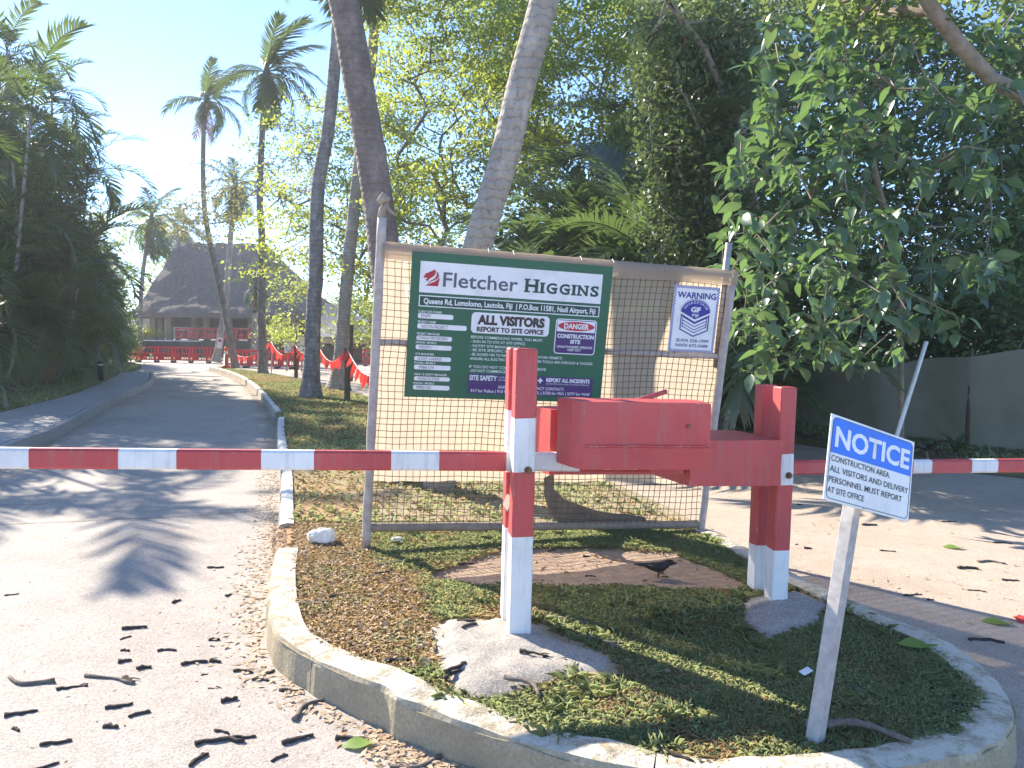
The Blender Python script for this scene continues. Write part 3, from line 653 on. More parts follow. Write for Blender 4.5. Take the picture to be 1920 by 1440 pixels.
# ------------------------------------------------------------------ mesh fence panel
FM = Matrix(((0.96862, -0.24045, 0.06293), (0.24556, 0.96495, -0.09255), (-0.03847, 0.1051, 0.99372))); FT = Vector((0.33681, 6.00771, 1.12773))
FW, FH = 2.775, 2.1
fmat = Matrix.Translation(FT) @ FM.to_4x4()
fence = empty('mesh_fence_panel'); fence.matrix_basis = fmat
tag(fence, 'pipe framed wire mesh fence panel backed with tan sheeting behind the barrier', 'fence panel')
hw, hh = FW / 2, FH / 2
def wob(a, b, n, r, amp, seed):
    return [a.lerp(b, i / (n - 1)) + Vector((0, 0, 0)) + Vector((noise.noise(Vector((i * .6, seed, 0))), noise.noise(Vector((i * .6, seed, 9))), noise.noise(Vector((i * .6, seed, 5))))) * amp for i in range(n)]
def pipe(name, a, b, r, mat, seed, amp=.006, n=20):
    q = rnd; pts = wob(Vector(a), Vector(b), n, r, amp, seed); MB().tube(pts, [r * (1 + .12 * noise.noise(Vector((i * .9, seed, 2)))) for i in range(n)], 12).build(name, mat, fence)
pipe('post', (-hw - .005, 0, -1.21), (-hw - .005, 0, 1.255), .034, M['pipe'], 1)
pipe('post', (hw + .005, .0, -1.2), (hw + .02, 0, .99), .034, M['pipe'], 2)
MB().tube([(hw - .02, .045, .3), (hw - .02, .045, 1.3)], .027, 10).build('sleeve_pipe', M['steel'], fence)
pipe('top_rail', (-hw, 0, hh), (hw, 0, hh - .005), .027, M['pipe'], 3)
pipe('middle_rail', (-hw, .02, .36), (hw, .02, .385), .026, M['pipe'], 4)
pipe('bottom_rail', (-hw, .01, -hh), (hw, .01, -hh), .034, M['railwood'], 5)
bk = MB(); bk.tube([(-hw - .01, 0, 1.25), (-hw - .005, 0, 1.31), (-hw + .03, 0, 1.36)], [.03, .026, .012], 8); bk.tube([(-hw - .03, -.01, 1.35), (-hw + .0, -.01, 1.395), (-hw + .04, -.01, 1.375)], [.03, .04, .02], 8); bk.tube([(-hw - .01, 0, 1.36), (-hw + .05, 0, 1.3), (-hw + .09, 0, 1.275)], [.02, .016, .006], 6)
bk.build('bent_cap', M['wood'], fence)
WV = []
nx = int(FW / .052); nz = int(FH / .05)
def wire(a, b, seed):
    pts = [p + Vector((.03 * noise.noise(Vector((p.x * 1.3, p.z * 2.2, 3))), .02 * noise.noise(Vector((p.x * 1.1, p.z * 1.7, 9))), .03 * noise.noise(Vector((p.x * 1.6, p.z * 1.3, 15)))) ) for p in wob(Vector(a), Vector(b), 18, 0, .007, seed)]; MB().tube(pts, .0029, 4, caps=False).build('wire', M['wire'], fence)
for i in range(1, nx): x = -hw + FW * i / nx; wire((x, -.006, -hh), (x, -.006, hh), i + 20.5)
for i in range(1, nz): z = -hh + FH * i / nz; wire((-hw, -.0005, z), (hw, -.0005, z), i + 120.5)
# sheeting with ripples, its top turned over the rail
def sheeting():
    nu, nv = 64, 52; V = []; F = []
    for j in range(nv + 1):
        for i in range(nu + 1):
            u = -hw + (FW) * i / nu; v0_ = -.69 + .03 * noise.noise(Vector((u * 1.5, 4, 0))) + .015 * noise.noise(Vector((u * 6, 4, 0))); v = v0_ + (hh + .03 - v0_) * j / nv
            e = (.035 + .03 * noise.noise(Vector((v * 3, 3, 0)))) * max(0, (i / nu - .9) / .1); u += e
            y = .036 + .012 * noise.noise(Vector((u * 2.5, v * 2.5, 0))) + .006 * noise.noise(Vector((u * 9, v * 4, 3)))
            if j == nv: v += .0
            V.append((u, y, v))
    for j in range(nv):
        for i in range(nu): F.append((j * (nu + 1) + i, j * (nu + 1) + i + 1, (j + 1) * (nu + 1) + i + 1, (j + 1) * (nu + 1) + i))
    MB().add(V, F, 0, True).build('sheeting', M['sheet'], fence)
    V = []; F = []; prof = [(.038, hh - .02), (.036, hh + .025), (.0, hh + .037), (-.036, hh + .022), (-.040, hh - .04), (-.034, hh - .085)]
    for i in range(nu + 1):
        u = -hw + FW * i / nu + (.05 if i == nu else 0)
        for (y, v) in prof: V.append((u, y + .006 * noise.noise(Vector((u * 6, v * 9, 1))), v + (.010 * noise.noise(Vector((u * 3, 8, 1))) if v < hh - .03 else 0) + (.004 * noise.noise(Vector((u * 8, 2, 1))))))
    k = len(prof)
    for i in range(nu):
        for j in range(k - 1): F.append((i * k + j, i * k + j + 1, (i + 1) * k + j + 1, (i + 1) * k + j))
    MB().add(V, F, 0, True).build('folded_hem', M['sheet'], fence)
sheeting()
def flap():
    top = [(.06, -.62), (.075, -.75), (.16, -.83), (.3, -.88), (.45, -.93), (.6, -.955), (.78, -.97), (.9, -1.0)]; bot = [(-.02, -.66), (-.0, -.82), (.05, -.95), (.13, -1.03), (.35, -1.05), (.55, -1.055), (.75, -1.06), (.9, -1.07)]
    V = []
    for (a, b), (c, d) in zip(top, bot):
        for k in range(4): t = k / 3; u = a + (c - a) * t; v = b + (d - b) * t; V.append((u, .03 + .012 * noise.noise(Vector((u * 9, v * 9, 4))), v))
    F = [(i * 4 + j, i * 4 + j + 1, i * 4 + j + 5, i * 4 + j + 4) for i in range(7) for j in range(3)]
    MB().add(V, F, 0, True).build('torn_flap', M['flap'], fence)
flap()
tie = MB()
for u in (-1.05, -.62, -.43, .1, .36, .8): tie.tube([(u, -.045, hh - .03), (u + .01, -.05, hh + .02), (u + .012, 0, hh + .045), (u + .01, .045, hh + .01)], .004, 4)
tie.build('cable_ties', M['steel'], fence)

# ------------------------------------------------------------------ site board
BW_, BH_ = 1.5, 1.037
board = empty('site_board'); board.matrix_basis = fmat @ Matrix.Translation((-1.1715, -.05, 1.037)) @ Matrix.Scale(1.0235, 4)
tag(board, 'large green site board with white company header hung on the mesh fence', 'sign')
MB().box((BW_ / 2, .004, -BH_ / 2), (BW_, .008, BH_), bev=.001).build('backing', M['bgreen'], board)
mb = MB(); panel(mb, [(.063, -.064), (1.425, -.064), (1.425, -.283), (.063, -.283)], .0015); mb.build('header_panel', M['bwhite'], board)
mb = MB(); panel(mb, [(.065, -.302), (1.423, -.302), (1.423, -.382), (.065, -.382)], .0012); mb.build('address_strip', M['bdark'], board)
mb = MB(); frame_line(mb, .065, -.302, 1.423, -.382, .007, .0022); mb.build('address_border', M['btext'], board)
for i, (u0, u1, v0, v1) in enumerate([(.065, .319, -.431, -.466), (.065, .422, -.504, -.540), (.064, .320, -.590, -.623), (.062, .321, -.655, -.689), (.056, .322, -.739, -.771), (.058, .323, -.800, -.834), (.063, .322, -.885, -.915), (.059, .324, -.947, -.981)]):
    mb = MB(); panel(mb, rrect(u0, v0, u1, v1, .012), .0015); mb.build('writing_field', M['bwhite'], board)
mb = MB(); panel(mb, rrect(.453, -.400, 1.041, -.550, .03), .0015); mb.build('visitor_panel', M['bwhite'], board)
mb = MB(); panel(mb, rrect(1.091, -.409, 1.414, -.672, .025), .0012); mb.build('danger_border', M['bwhite'], board)
mb = MB(); panel(mb, rrect(1.098, -.416, 1.407, -.665, .02), .002); mb.build('danger_panel', M['bpurple'], board)
mb = MB(); panel(mb, [(1.103, -.421), (1.401, -.421), (1.401, -.504), (1.103, -.504)], .0026); mb.build('danger_header', M['bwhite'], board)
mb = MB(); panel(mb, [(1.252 + .143 * math.cos(a), -.4615 + .034 * math.sin(a)) for a in np.linspace(0, 2 * np.pi, 33)[:-1]], .0032); mb.build('danger_oval', M['bred'], board)
mb = MB(); panel(mb, [(.459, -.849), (1.423, -.849), (1.423, -.916), (.459, -.916)], .0012); panel(mb, [(.459, -.919), (1.423, -.919), (1.423, -.995), (.459, -.995)], .0012); mb.build('safety_panel', M['bpurple'], board)
mb = MB()
for a in ((1.0, -.862, 1.012, -.9), (.987, -.875, 1.025, -.887)): panel(mb, [(a[0], a[1]), (a[2], a[1]), (a[2], a[3]), (a[0], a[3])], .0026 + (.0003 if a[0] > .99 else 0))
mb.build('cross_mark', M['btext'], board)
# red lion head crest
mb = MB()
panel(mb, [(.085, -.176), (.094, -.166), (.101, -.150), (.118, -.143), (.135, -.134), (.150, -.128), (.160, -.114), (.166, -.124), (.176, -.128), (.172, -.142), (.166, -.158), (.150, -.172), (.134, -.182), (.124, -.196), (.115, -.206), (.110, -.196), (.100, -.192), (.116, -.186), (.112, -.178), (.098, -.180)], .003)
panel(mb, [(.178, -.129), (.190, -.140), (.196, -.155), (.196, -.168), (.182, -.184), (.160, -.196), (.138, -.208), (.122, -.221), (.126, -.210), (.142, -.196), (.162, -.184), (.176, -.170), (.182, -.154)], .003)
panel(mb, [(.200, -.168), (.203, -.185), (.198, -.210), (.195, -.234), (.104, -.234), (.116, -.226), (.140, -.216), (.166, -.204), (.188, -.188)], .003)
mb.build('lion_crest', M['lion'], board)
def L(s, u, v, w, h, m, bold=.02, off=.003, shear=0.): letter(s, u, v, w, h, M[m], board, off, bold, shear)
L('Fletcher', .229, -.234, .549, .103, 'bgrey', .012)
# slab serif word: sans letters plus serif bars
def slab(s, u, v, h, big, mat, gaps):
    x = u
    for i, (ch, w) in enumerate(gaps):
        hh_ = big if i == 0 else h; letter(ch, x, v, w, hh_, M[mat], board, .003, .03)
        mb = MB(); t = .011; e = .008
        def bar(a, b, y): panel(mb, [(a, y + t), (b, y + t), (b, y), (a, y)], .0034)
        if ch == 'H':
            for a in (x, x + w - .030): bar(a - e, a + .030 + e, v); bar(a - e, a + .030 + e, v + hh_ - t)
        elif ch == 'I':
            bar(x - e, x + w + e, v); bar(x - e, x + w + e, v + hh_ - t)
        elif ch == 'N': bar(x - e, x + .024 + e, v); bar(x - e, x + .02, v + hh_ - t); bar(x + w - .024 - e, x + w + e, v + hh_ - t)
        elif ch == 'G': bar(x + w - .045, x + w + .006, v + hh_ * .46)
        elif ch == 'S': panel(mb, [(x + .004, v + .03), (x + .013, v + .03), (x + .013, v), (x + .004, v)], .0034); panel(mb, [(x + w - .013, v + hh_), (x + w - .004, v + hh_), (x + w - .004, v + hh_ - .028), (x + w - .013, v + hh_ - .028)], .0034)
        for k_ in range(0, len(mb.v), 8):
            sb_ = MB(); sb_.add(mb.v[k_:k_ + 8], [(0, 1, 2, 3)] + [(i, (i + 1) % 4, 4 + (i + 1) % 4, 4 + i) for i in range(4)]); sb_.build('serif', M[mat], board)
        x += w + .02
slab('HIGGINS', .833, -.232, .078, .098, 'bdark', [('H', .098), ('I', .024), ('G', .080), ('G', .080), ('I', .024), ('N', .078), ('S', .066)])
L('Queens Rd, Lomolomo, Lautoka, Fiji  | P.O.Box 11581, Nadi Airport, Fiji', .099, -.361, 1.293, .040, 'btext', .028)
for t in [('CLIENT SITE OWNER', .066, -.427, .169, .017), ('PROJECT NAME', .067, -.499, .128, .017), ('PROJECT MANAGER', .065, -.583, .165, .016), ('PHONE / MOBILE', .061, -.646, .147, .015), ('SITE MANAGER', .062, -.728, .135, .014), ('PHONE / MOBILE', .058, -.793, .150, .014), ('HEALT & SAFETY MANAGER', .063, -.876, .236, .016), ('PHONE / MOBILE', .061, -.941, .149, .015)]: L(*t, 'btext', .03)
for t in [('ENPF', .086, -.459, .071, .022), ('WESTIN PROJECT', .089, -.535, .194, .023), ('DONALD VAN DER BERG', .072, -.615, .216, .020), ('9920911', .082, -.684, .095, .023), ('JOSEF HARRIS', .077, -.766, .175, .022), ('9986134', .091, -.829, .108, .023), ('MUNI KUMAR', .090, -.911, .157, .022), ('9992165', .081, -.976, .106, .023)]: L(*t, 'hand', .0, .003, .12)
L('ALL VISITORS', .497, -.487, .507, .071, 'bblack', .06); L('REPORT TO SITE OFFICE', .496, -.538, .505, .036, 'bblack', .045)
for t in [('BEFORE COMMENCING WORK, YOU MUST:', .457, -.589, .543, .019), ('- SIGN IN TO SITE AT SITE OFFICE.', .457, -.621, .414, .019), ('- NOTIFY SITE MANAGEMENT', .457, -.653, .371, .019), ('- BE SITE SPECIFIC INDUCTED', .457, -.683, .419, .019), ('- BE SIGNED ON TO RELEVANT SWMS AND "WORK PERMITS".', .458, -.715, .711, .019), ('-ENSURE ALL ELECTRICAL LEADS AND POWER TOOLS ARE CHECKED & TAGGED.', .458, -.747, .953, .019), ('IF YOU DO NOT COMPLY WITH THE ABOVE', .460, -.806, .583, .020), ('- DO NOT COMMENCE WORK', .460, -.836, .366, .020)]: L(*t, 'btext', .018)
L('DANGER', 1.156, -.482, .196, .041, 'btext', .04, .004); L('CONSTRUCTION', 1.109, -.553, .289, .032, 'btext', .045); L('SITE', 1.213, -.592, .081, .030, 'btext', .045)
L('UNAUTHORISED PERSONS', 1.112, -.626, .28, .018, 'btext', .04); L('KEEP OUT', 1.199, -.648, .107, .017, 'btext', .04)
L('SITE SAFETY', .467, -.897, .206, .038, 'btext', .03); L('IN CASE OF EMERGENCY', .681, -.873, .148, .010, 'btext', .02); L('FOR AMBULANCE', .682, -.894, .104, .010, 'btext', .02)
L('REPORT ALL INCIDENTS', 1.053, -.889, .344, .030, 'btext', .04); L('NO MATTER HOW SLIGHT TO YOUR SUPERVISOR', 1.055, -.908, .340, .010, 'btext', .02)
L('KNOW YOUR EMERGENCY CONTACT:', .689, -.952, .509, .022, 'btext', .025); L('917 for Police | 910 for NFA | 911 for EFL | 5720 for FRA | 5777 for WAF', .482, -.985, .926, .022, 'btext', .03)

# ------------------------------------------------------------------ guard warning sign
ws = empty('warning_sign'); ws.matrix_basis = fmat @ Matrix.Translation((.898, -.03, .938)) @ Matrix.Diagonal((.888, 1, .88, 1))
tag(ws, 'small white guard warning sign with blue shield tied to the mesh fence', 'sign')
MB().box((.225, .003, -.3), (.45, .006, .6), bev=.001).build('backing', M['bwhite'], ws)
mb = MB(); c = .0125
def chk(u, v): panel(mb, [(u, v), (u + c, v), (u + c, v - c), (u, v - c)], .0012)
for r in range(2):
    for i in range(36):
        if (i + r) % 2 == 0: chk(i * c, -r * c - .0005); chk(i * c, -.6 + (2 - r) * c - .0005)
    for j in range(2, 46):
        if (j + r) % 2 == 0: chk(r * c, -j * c); chk(.45 - (2 - r) * c, -j * c)
mb.build('chequer_border', M['navy'], ws)
mb = MB(); cx = .231
arc = [(cx + .141 * math.cos(a), -.236 + .11 * math.sin(a)) for a in np.linspace(math.pi, 0, 17)]
panel(mb, [(cx - .141, -.236)] + arc[1:-1] + [(cx + .141, -.236), (cx, -.300)], .0013); mb.build('shield_top', M['navy'], ws)
mb = MB()
arc2 = [(cx + .147 * math.cos(a), -.234 + .119 * math.sin(a)) for a in np.linspace(math.pi, 0, 17)]; arc1 = [(cx + .144 * math.cos(a), -.234 + .114 * math.sin(a)) for a in np.linspace(math.pi, 0, 17)]
for i in range(16): panel(mb, [arc2[i], arc2[i + 1], arc1[i + 1], arc1[i]], .0013)
def band(y, t, k=.064): panel(mb, [(cx - .141 + .0, y), (cx, y - k), (cx + .141, y), (cx + .141, y - t), (cx, y - k - t), (cx - .141, y - t)], .0014)
panel(mb, [(cx - .141, -.253), (cx, -.322), (cx + .141, -.253), (cx + .141, -.268), (cx, -.337), (cx - .141, -.268)], .0014)
panel(mb, [(cx - .141, -.268), (cx - .130, -.274), (cx - .130, -.386), (cx - .141, -.39)], .0016); panel(mb, [(cx + .130, -.274), (cx + .141, -.268), (cx + .141, -.39), (cx + .130, -.386)], .0016)
panel(mb, [(cx - .141, -.386), (cx, -.447), (cx + .141, -.386), (cx + .141, -.398), (cx, -.459), (cx - .141, -.398)], .0016)
for a in (-.289, -.318, -.347, -.372): panel(mb, [(cx - .117, a + .012), (cx, a - .045), (cx + .117, a + .012), (cx + .117, a + .004), (cx, a - .053), (cx - .117, a + .004)], .0014)
panel(mb, [(cx - .121, -.279), (cx - .114, -.282), (cx - .114, -.372), (cx - .121, -.375)], .0018); panel(mb, [(cx + .114, -.282), (cx + .121, -.279), (cx + .121, -.375), (cx + .114, -.372)], .0018)
mb.build('shield_chevrons', M['navy'], ws)
letter('WARNING', .037, -.113, .38, .056, M['navy'], ws, .002, .03); letter('SUVA 336-1999', .07, -.508, .322, .029, M['slate'], ws, .002, .025); letter('NADI 672-3688', .07, -.551, .318, .027, M['slate'], ws, .002, .025)
letter('GF', cx - .047, -.236, .094, .048, M['bwhite'], ws, .002, .045); letter('FIJI', cx - .031, -.274, .062, .024, M['bwhite'], ws, .002, .02)
for i, ch in enumerate('GUARDFORCE'):
    a = math.pi * (.86 - .72 * i / 9); o = letter(ch, -.009, -.010, .018, .020, M['bwhite'], ws, .002, .02)
    tx, tz = math.sin(a) * .118, -math.cos(a) * .094; an = math.atan2(tz, tx); o.location = (cx + .118 * math.cos(a), 0, -.236 + .090 * math.sin(a)); o.rotation_euler = (0, -an, 0)

# ------------------------------------------------------------------ boom barriers
def barrier(base, yaw, pw, ph, gap, boom, stripes, label, cat='barrier', ends=None, bands=None, boomz=0, boomh=.1, rise=0, white_top=None):
    b = empty('boom_barrier', base, (0, R_(.6), R_(yaw))); tag(b, label, cat)
    for k, (y, hgt) in enumerate(((pw / 2, ph), (gap + pw / 2, ph + .0))):
        mb = MB(); zs = bands[k]
        for i in range(len(zs) - 1):
            z0, z1, c = zs[i][0], zs[i + 1][0], zs[i][1]
            n = 4; last = i == len(zs) - 2; e = .006
            P = [(-pw / 2 + e, y - pw / 2), (pw / 2 - e, y - pw / 2), (pw / 2, y - pw / 2 + e), (pw / 2, y + pw / 2 - e), (pw / 2 - e, y + pw / 2), (-pw / 2 + e, y + pw / 2), (-pw / 2, y + pw / 2 - e), (-pw / 2, y - pw / 2 + e)]
            V = []; segs = 3
            for s in range(segs + 1):
                z = z0 + (z1 - z0) * s / segs
                V += [(x + noise.noise(Vector((x * 9, yy * 9, z * 6 + k))) * .003, yy + noise.noise(Vector((x * 9, yy * 9, z * 6 + 7 + k))) * .003, z + (noise.noise(Vector((x * 30, yy * 30, z + 3))) * .006 if s in (0, segs) and 0 < z < hgt - .01 else 0)) for x, yy in P]
            F = [(s * 8 + j, s * 8 + (j + 1) % 8, (s + 1) * 8 + (j + 1) % 8, (s + 1) * 8 + j) for s in range(segs) for j in range(8)]
            if last:
                m = len(V); V += [(x * .9, y + (yy - y) * .9, hgt + .006) for x, yy in P]; F += [(segs * 8 + j, segs * 8 + (j + 1) % 8, m + (j + 1) % 8, m + j) for j in range(8)] + [tuple(range(m, m + 8))]
            mb.add(V, F, c)
        mb.build('post', [M['red'], M['white']], b)
    bl = MB(); y = (gap + pw) / 2; th = min(.06, gap - pw - .008)
    for x0, x1, c in stripes:
        z = lambda x: boomz + x * rise; h = boomh / 2; e = .012
        V = []
        for x, o_ in ((x0, 0), (x1, 0)): V += [(x, y - th / 2, z(x) - h + e), (x, y - th / 2, z(x) + h - e), (x, y - th / 2 + e, z(x) + h), (x, y + th / 2 - e, z(x) + h), (x, y + th / 2, z(x) + h - e), (x, y + th / 2, z(x) - h + e), (x, y + th / 2 - e, z(x) - h), (x, y - th / 2 + e, z(x) - h)]
        F = [(j, (j + 1) % 8, 8 + (j + 1) % 8, 8 + j) for j in range(8)]
        if (x0, x1, c) == stripes[0]: F.append(tuple(range(8)))
        if (x0, x1, c) == stripes[-1]: F.append(tuple(range(8, 16)))
        bl.add(V, F, c)
    bl.build('boom', [M['red'], M['white']], b)
    bo = MB(); bo.tube([(.02, -.001, boomz - .02), (.02, -.008, boomz - .02)], .021, 14, smooth=False); bo.tube([(.02, -.008, boomz - .02), (.02, -.02, boomz - .02)], .016, 6, smooth=False); bo.tube([(.02, -.02, boomz - .02), (.02, -.033, boomz - .02)], .008, 8)
    bo.build('pivot_bolt', M['rust'], b)
    return b
B1 = Vector((.066, 4.065, -.02)); YAW1 = 9
def bx(px, py, base, yaw, yl):
    """local x of the boom plane under a pixel of the photograph"""
    c, s = math.cos(R_(yaw)), math.sin(R_(yaw)); n = Vector((-s, c, 0)); o = base + n * yl; r = ray(px, py); t = (o - CAMLOC).dot(n) / r.dot(n); q = CAMLOC + r * t - base; return q.x * c + q.y * s
xs = [bx(x, 866, B1, YAW1, .15) for x in (-330, -200, -60, 50, 218, 327, 486, 585, 730, 820, 946)]
st = []; cc = [0, 1, 0, 1][0]
cols = [0, 1, 1, 0, 1, 0, 1, 0, 1, 0]
for i in range(10): st.append((xs[i], xs[i + 1], cols[i]))
st = [(xs[0] - .3, xs[0], 1)] + st + [(xs[-1], .34, 1), (.34, .75, 0)]
def bz(py, px, base, yl=0): return D(px, py, base.y + yl).z - base.z
bA = [bz(y, 980, B1) for y in (1190, 1007, 886, 785, 656)]; bB = [bz(y, 950, B1, .24) for y in (1170, 990, 886, 770, 655)]
bar1 = barrier(B1, YAW1, .117, bA[4], .235, None, st, 'red and white boom barrier closing the concrete drive, with a big red counterweight', bands=[[(0, 1), (bA[1], 0), (bA[2], 1), (bA[3], 0), (bA[4], 0)], [(0, 1), (bB[1], 0), (bB[2], 1), (bB[3], 0), (bB[4], 0)]], boomz=bz(868, 975, B1, .12), boomh=.104, rise=-.008)
def cw_block(mb, pl, z0, z1, ch=0):
    mb.prism(pl, z0, z1)
def ledge(parent, x0, x1, yf, z, name='weld_ridge'):
    mb = MB(); n = 12; pts = [(x0 + (x1 - x0) * i / n, yf - .004, z + .006 * noise.noise(Vector((i * .7, 1, 1)))) for i in range(n + 1)]
    mb.tube(pts, [.008 + .003 * noise.noise(Vector((i, 5, 2))) for i in range(n + 1)], 6); mb.build(name, M['red'], parent)
def rough_prism(mb, poly, z0, z1, zs=5, amp=.004, dz=0):
    """upright block with slightly uneven faces; poly counter-clockwise"""
    D_ = []
    for i in range(len(poly)):
        a, c_ = Vector(poly[i]), Vector(poly[(i + 1) % len(poly)]); n = max(1, int((c_ - a).length / .09))
        for k in range(n): D_.append(a.lerp(c_, k / n))
    m = len(D_); V = []
    for s in range(zs + 1):
        z = z0 + (z1 - z0) * s / zs
        for p in D_:
            V.append((p.x + noise.noise(Vector((p.x * 8, p.y * 8, z * 8))) * amp, p.y + noise.noise(Vector((p.x * 8, p.y * 8, z * 8 + 30))) * amp, z + (noise.noise(Vector((p.x * 14, p.y * 14, s))) * amp * 1.3) + dz * (p.x - poly[0][0])))
    F = [(s * m + j, s * m + (j + 1) % m, (s + 1) * m + (j + 1) % m, (s + 1) * m + j) for s in range(zs) for j in range(m)] + [tuple(range(m))[::-1], tuple(range(zs * m, zs * m + m))]
    mb.add(V, F)
x0 = bx(1090, 815, B1, YAW1, -.13); x1 = bx(1328, 815, B1, YAW1, -.13)
zt = bz(752, 1090, B1, -.09); zb = bz(880, 1090, B1, -.09)
mb = MB(); rough_prism(mb, [(x0, -.13), (x1, -.13), (x1, .122), (x0 - .085, .122), (x0 - .05, -.05)], zb, zt, dz=-.004)
mb.build('counterweight', M['red'], bar1)
ledge(bar1, x0 + .01, x1 - .01, -.13, bz(838, 1200, B1, -.1))
mb = MB(); rough_prism(mb, [(x0 - .10, .23), (x1, .23), (x1, .46), (x0 - .15, .46)], bz(900, 1100, B1, .1), bz(768, 1030, B1, .25)); mb.build('counterweight', M['red'], bar1)
mb = MB(); mb.tube([(x0 + .33, .1, zt - .02), (x0 + .43, .14, zt + .004), (x0 + .56, .2, zt + .035)], .014, 10); mb.build('handle_rod', M['red'], bar1)
mb = MB(); mb.tube([(x0 + .57, -.128, zt - .125), (x0 + .57, -.139, zt - .125)], .011, 8); mb.build('fixing_bolt', M['rust'], bar1)
mb = MB(); mb.box((-.03, .17, bz(950, 952, B1, .1)), (.07, .1, .07), Euler((.2, .3, .2)).to_matrix(), bev=.004); mb.build('timber_wedge', M['wood'], bar1)
B2 = Vector((1.668, 4.66, -.03)); YAW2 = 10
cA = [bz(y, 1465, B2) for y in (1128, 1032, 910, 852, 728)]; cB = [bz(y, 1425, B2, .24) for y in (1110, 1022, 905, 850, 726)]
ys = [bx(x, 872, B2, YAW2, .13) for x in (1484, 1575, 1712, 1747, 1822, 1871, 1935, 1985, 2060)]
st2 = [(-.25, ys[0], 1)] + [(ys[i], ys[i + 1], [0, 0, 1, 0, 1, 0, 1, 0][i]) for i in range(8)] + [(ys[-1], ys[-1] + .5, 1)]
bar2 = barrier(B2, YAW2, .105, cA[4], .225, None, st2, 'red and white boom barrier closing the dusty access road behind the notice', bands=[[(0, 1), (cA[1], 0), (cA[2], 1), (cA[3], 0), (cA[4], 0)], [(0, 1), (cB[1], 0), (cB[2], 0), (cB[3], 0), (cB[4], 0)]], boomz=bz(879, 1490, B2, .13), boomh=.088, rise=.003)
x1 = bx(1463, 860, B2, YAW2, -.10); x0 = bx(1292, 860, B2, YAW2, -.10); zt = bz(826, 1463, B2, -.1); zb = bz(910, 1463, B2, -.1)
mb = MB(); rough_prism(mb, [(x0, -.10), (x1, -.10), (x1, -.008), (x1 - .05, .4), (x0 - .1, .4)], zb, zt); mb.build('counterweight', M['red'], bar2)

# ------------------------------------------------------------------ notice
NC = Vector((1.484, 3.15, 1.074)); NM = Euler((0, 0, R_(29.96))).to_matrix() @ Euler((R_(-8.0), 0, 0)).to_matrix() @ Euler((0, R_(15.43), 0)).to_matrix()
ns = empty('notice_sign', (G(1527, 1382).x, G(1527, 1382).y, -.03)); tag(ns, 'leaning white and blue construction notice on a grey timber post', 'sign')
NW, NH = .542, .345
nm = Matrix.Translation(NC - Vector(ns.location)) @ NM.to_4x4() @ Matrix.Translation((-NW / 2, 0, NH / 2))
bd = MB().box((NW / 2, .003, -NH / 2), (NW, .006, NH), bev=.001).build('notice_board', M['nwhite'], ns, nm)
mb = MB(); panel(mb, [(.014, -.152)] + [p for p in rrect(.014, -.012, .528, -.17, .022) if p[1] > -.10][::1] + [(.528, -.152)], .0012)
me = mb
pts = [(.013, -.1525)] + [(.013 + .022 - .022 * math.cos(a), -.034 + .022 * math.sin(a)) for a in np.linspace(0, math.pi / 2, 6)] + [(.529 - .022 + .022 * math.sin(a), -.034 + .022 * math.cos(a)) for a in np.linspace(0, math.pi / 2, 6)] + [(.529, -.1525)]
mb = MB(); panel(mb, pts, .0015); mb.build('blue_panel', M['blue'], bd)
mb = MB()
def outl(P, Q, off):
    n = len(P)
    for i in range(n): panel(mb, [P[i], P[(i + 1) % n], Q[(i + 1) % n], Q[i]], off)
outl(rrect(.010, -.009, .532, -.336, .024, 6), rrect(.0128, -.0118, .5292, -.3332, .0215, 6), .0012); mb.build('border_line', M['ngrey'], bd)
letter('NOTICE', .032, -.127, .482, .083, M['nwhite'], bd, .002, .03)
for s, u, v, w in (('CONSTRUCTION AREA.', .02, -.186, .373), ('ALL VISITORS AND DELIVERY', .018, -.228, .503), ('PERSONNEL MUST REPORT', .017, -.270, .468), ('AT SITE OFFICE', .016, -.312, .224)): letter(s, u, v, w, .0235, M['ngrey'], bd, .002, .012)
mb = MB()
for u, v in ((.235, -.178), (.246, -.338)): mb.tube([(u, 0, v), (u, -.003, v)], .005, 8)
mb.build('screw', M['steel'], bd)
pa = Vector((0, 0, 0)); pb = NC - Vector(ns.location) + NM @ Vector((-.01, .045, .14)); ax = (pb - pa).normalized()
xa = (Euler((0, 0, R_(38))).to_matrix() @ Vector((1, 0, 0))); xa = (xa - ax * xa.dot(ax)).normalized(); ya = ax.cross(xa)
Rp = Matrix((xa, ya, ax)).transposed()
MB().box((pa + pb) / 2, (.055, .055, (pb - pa).length), Rp, bev=.003).build('post', M['greywood'], ns)

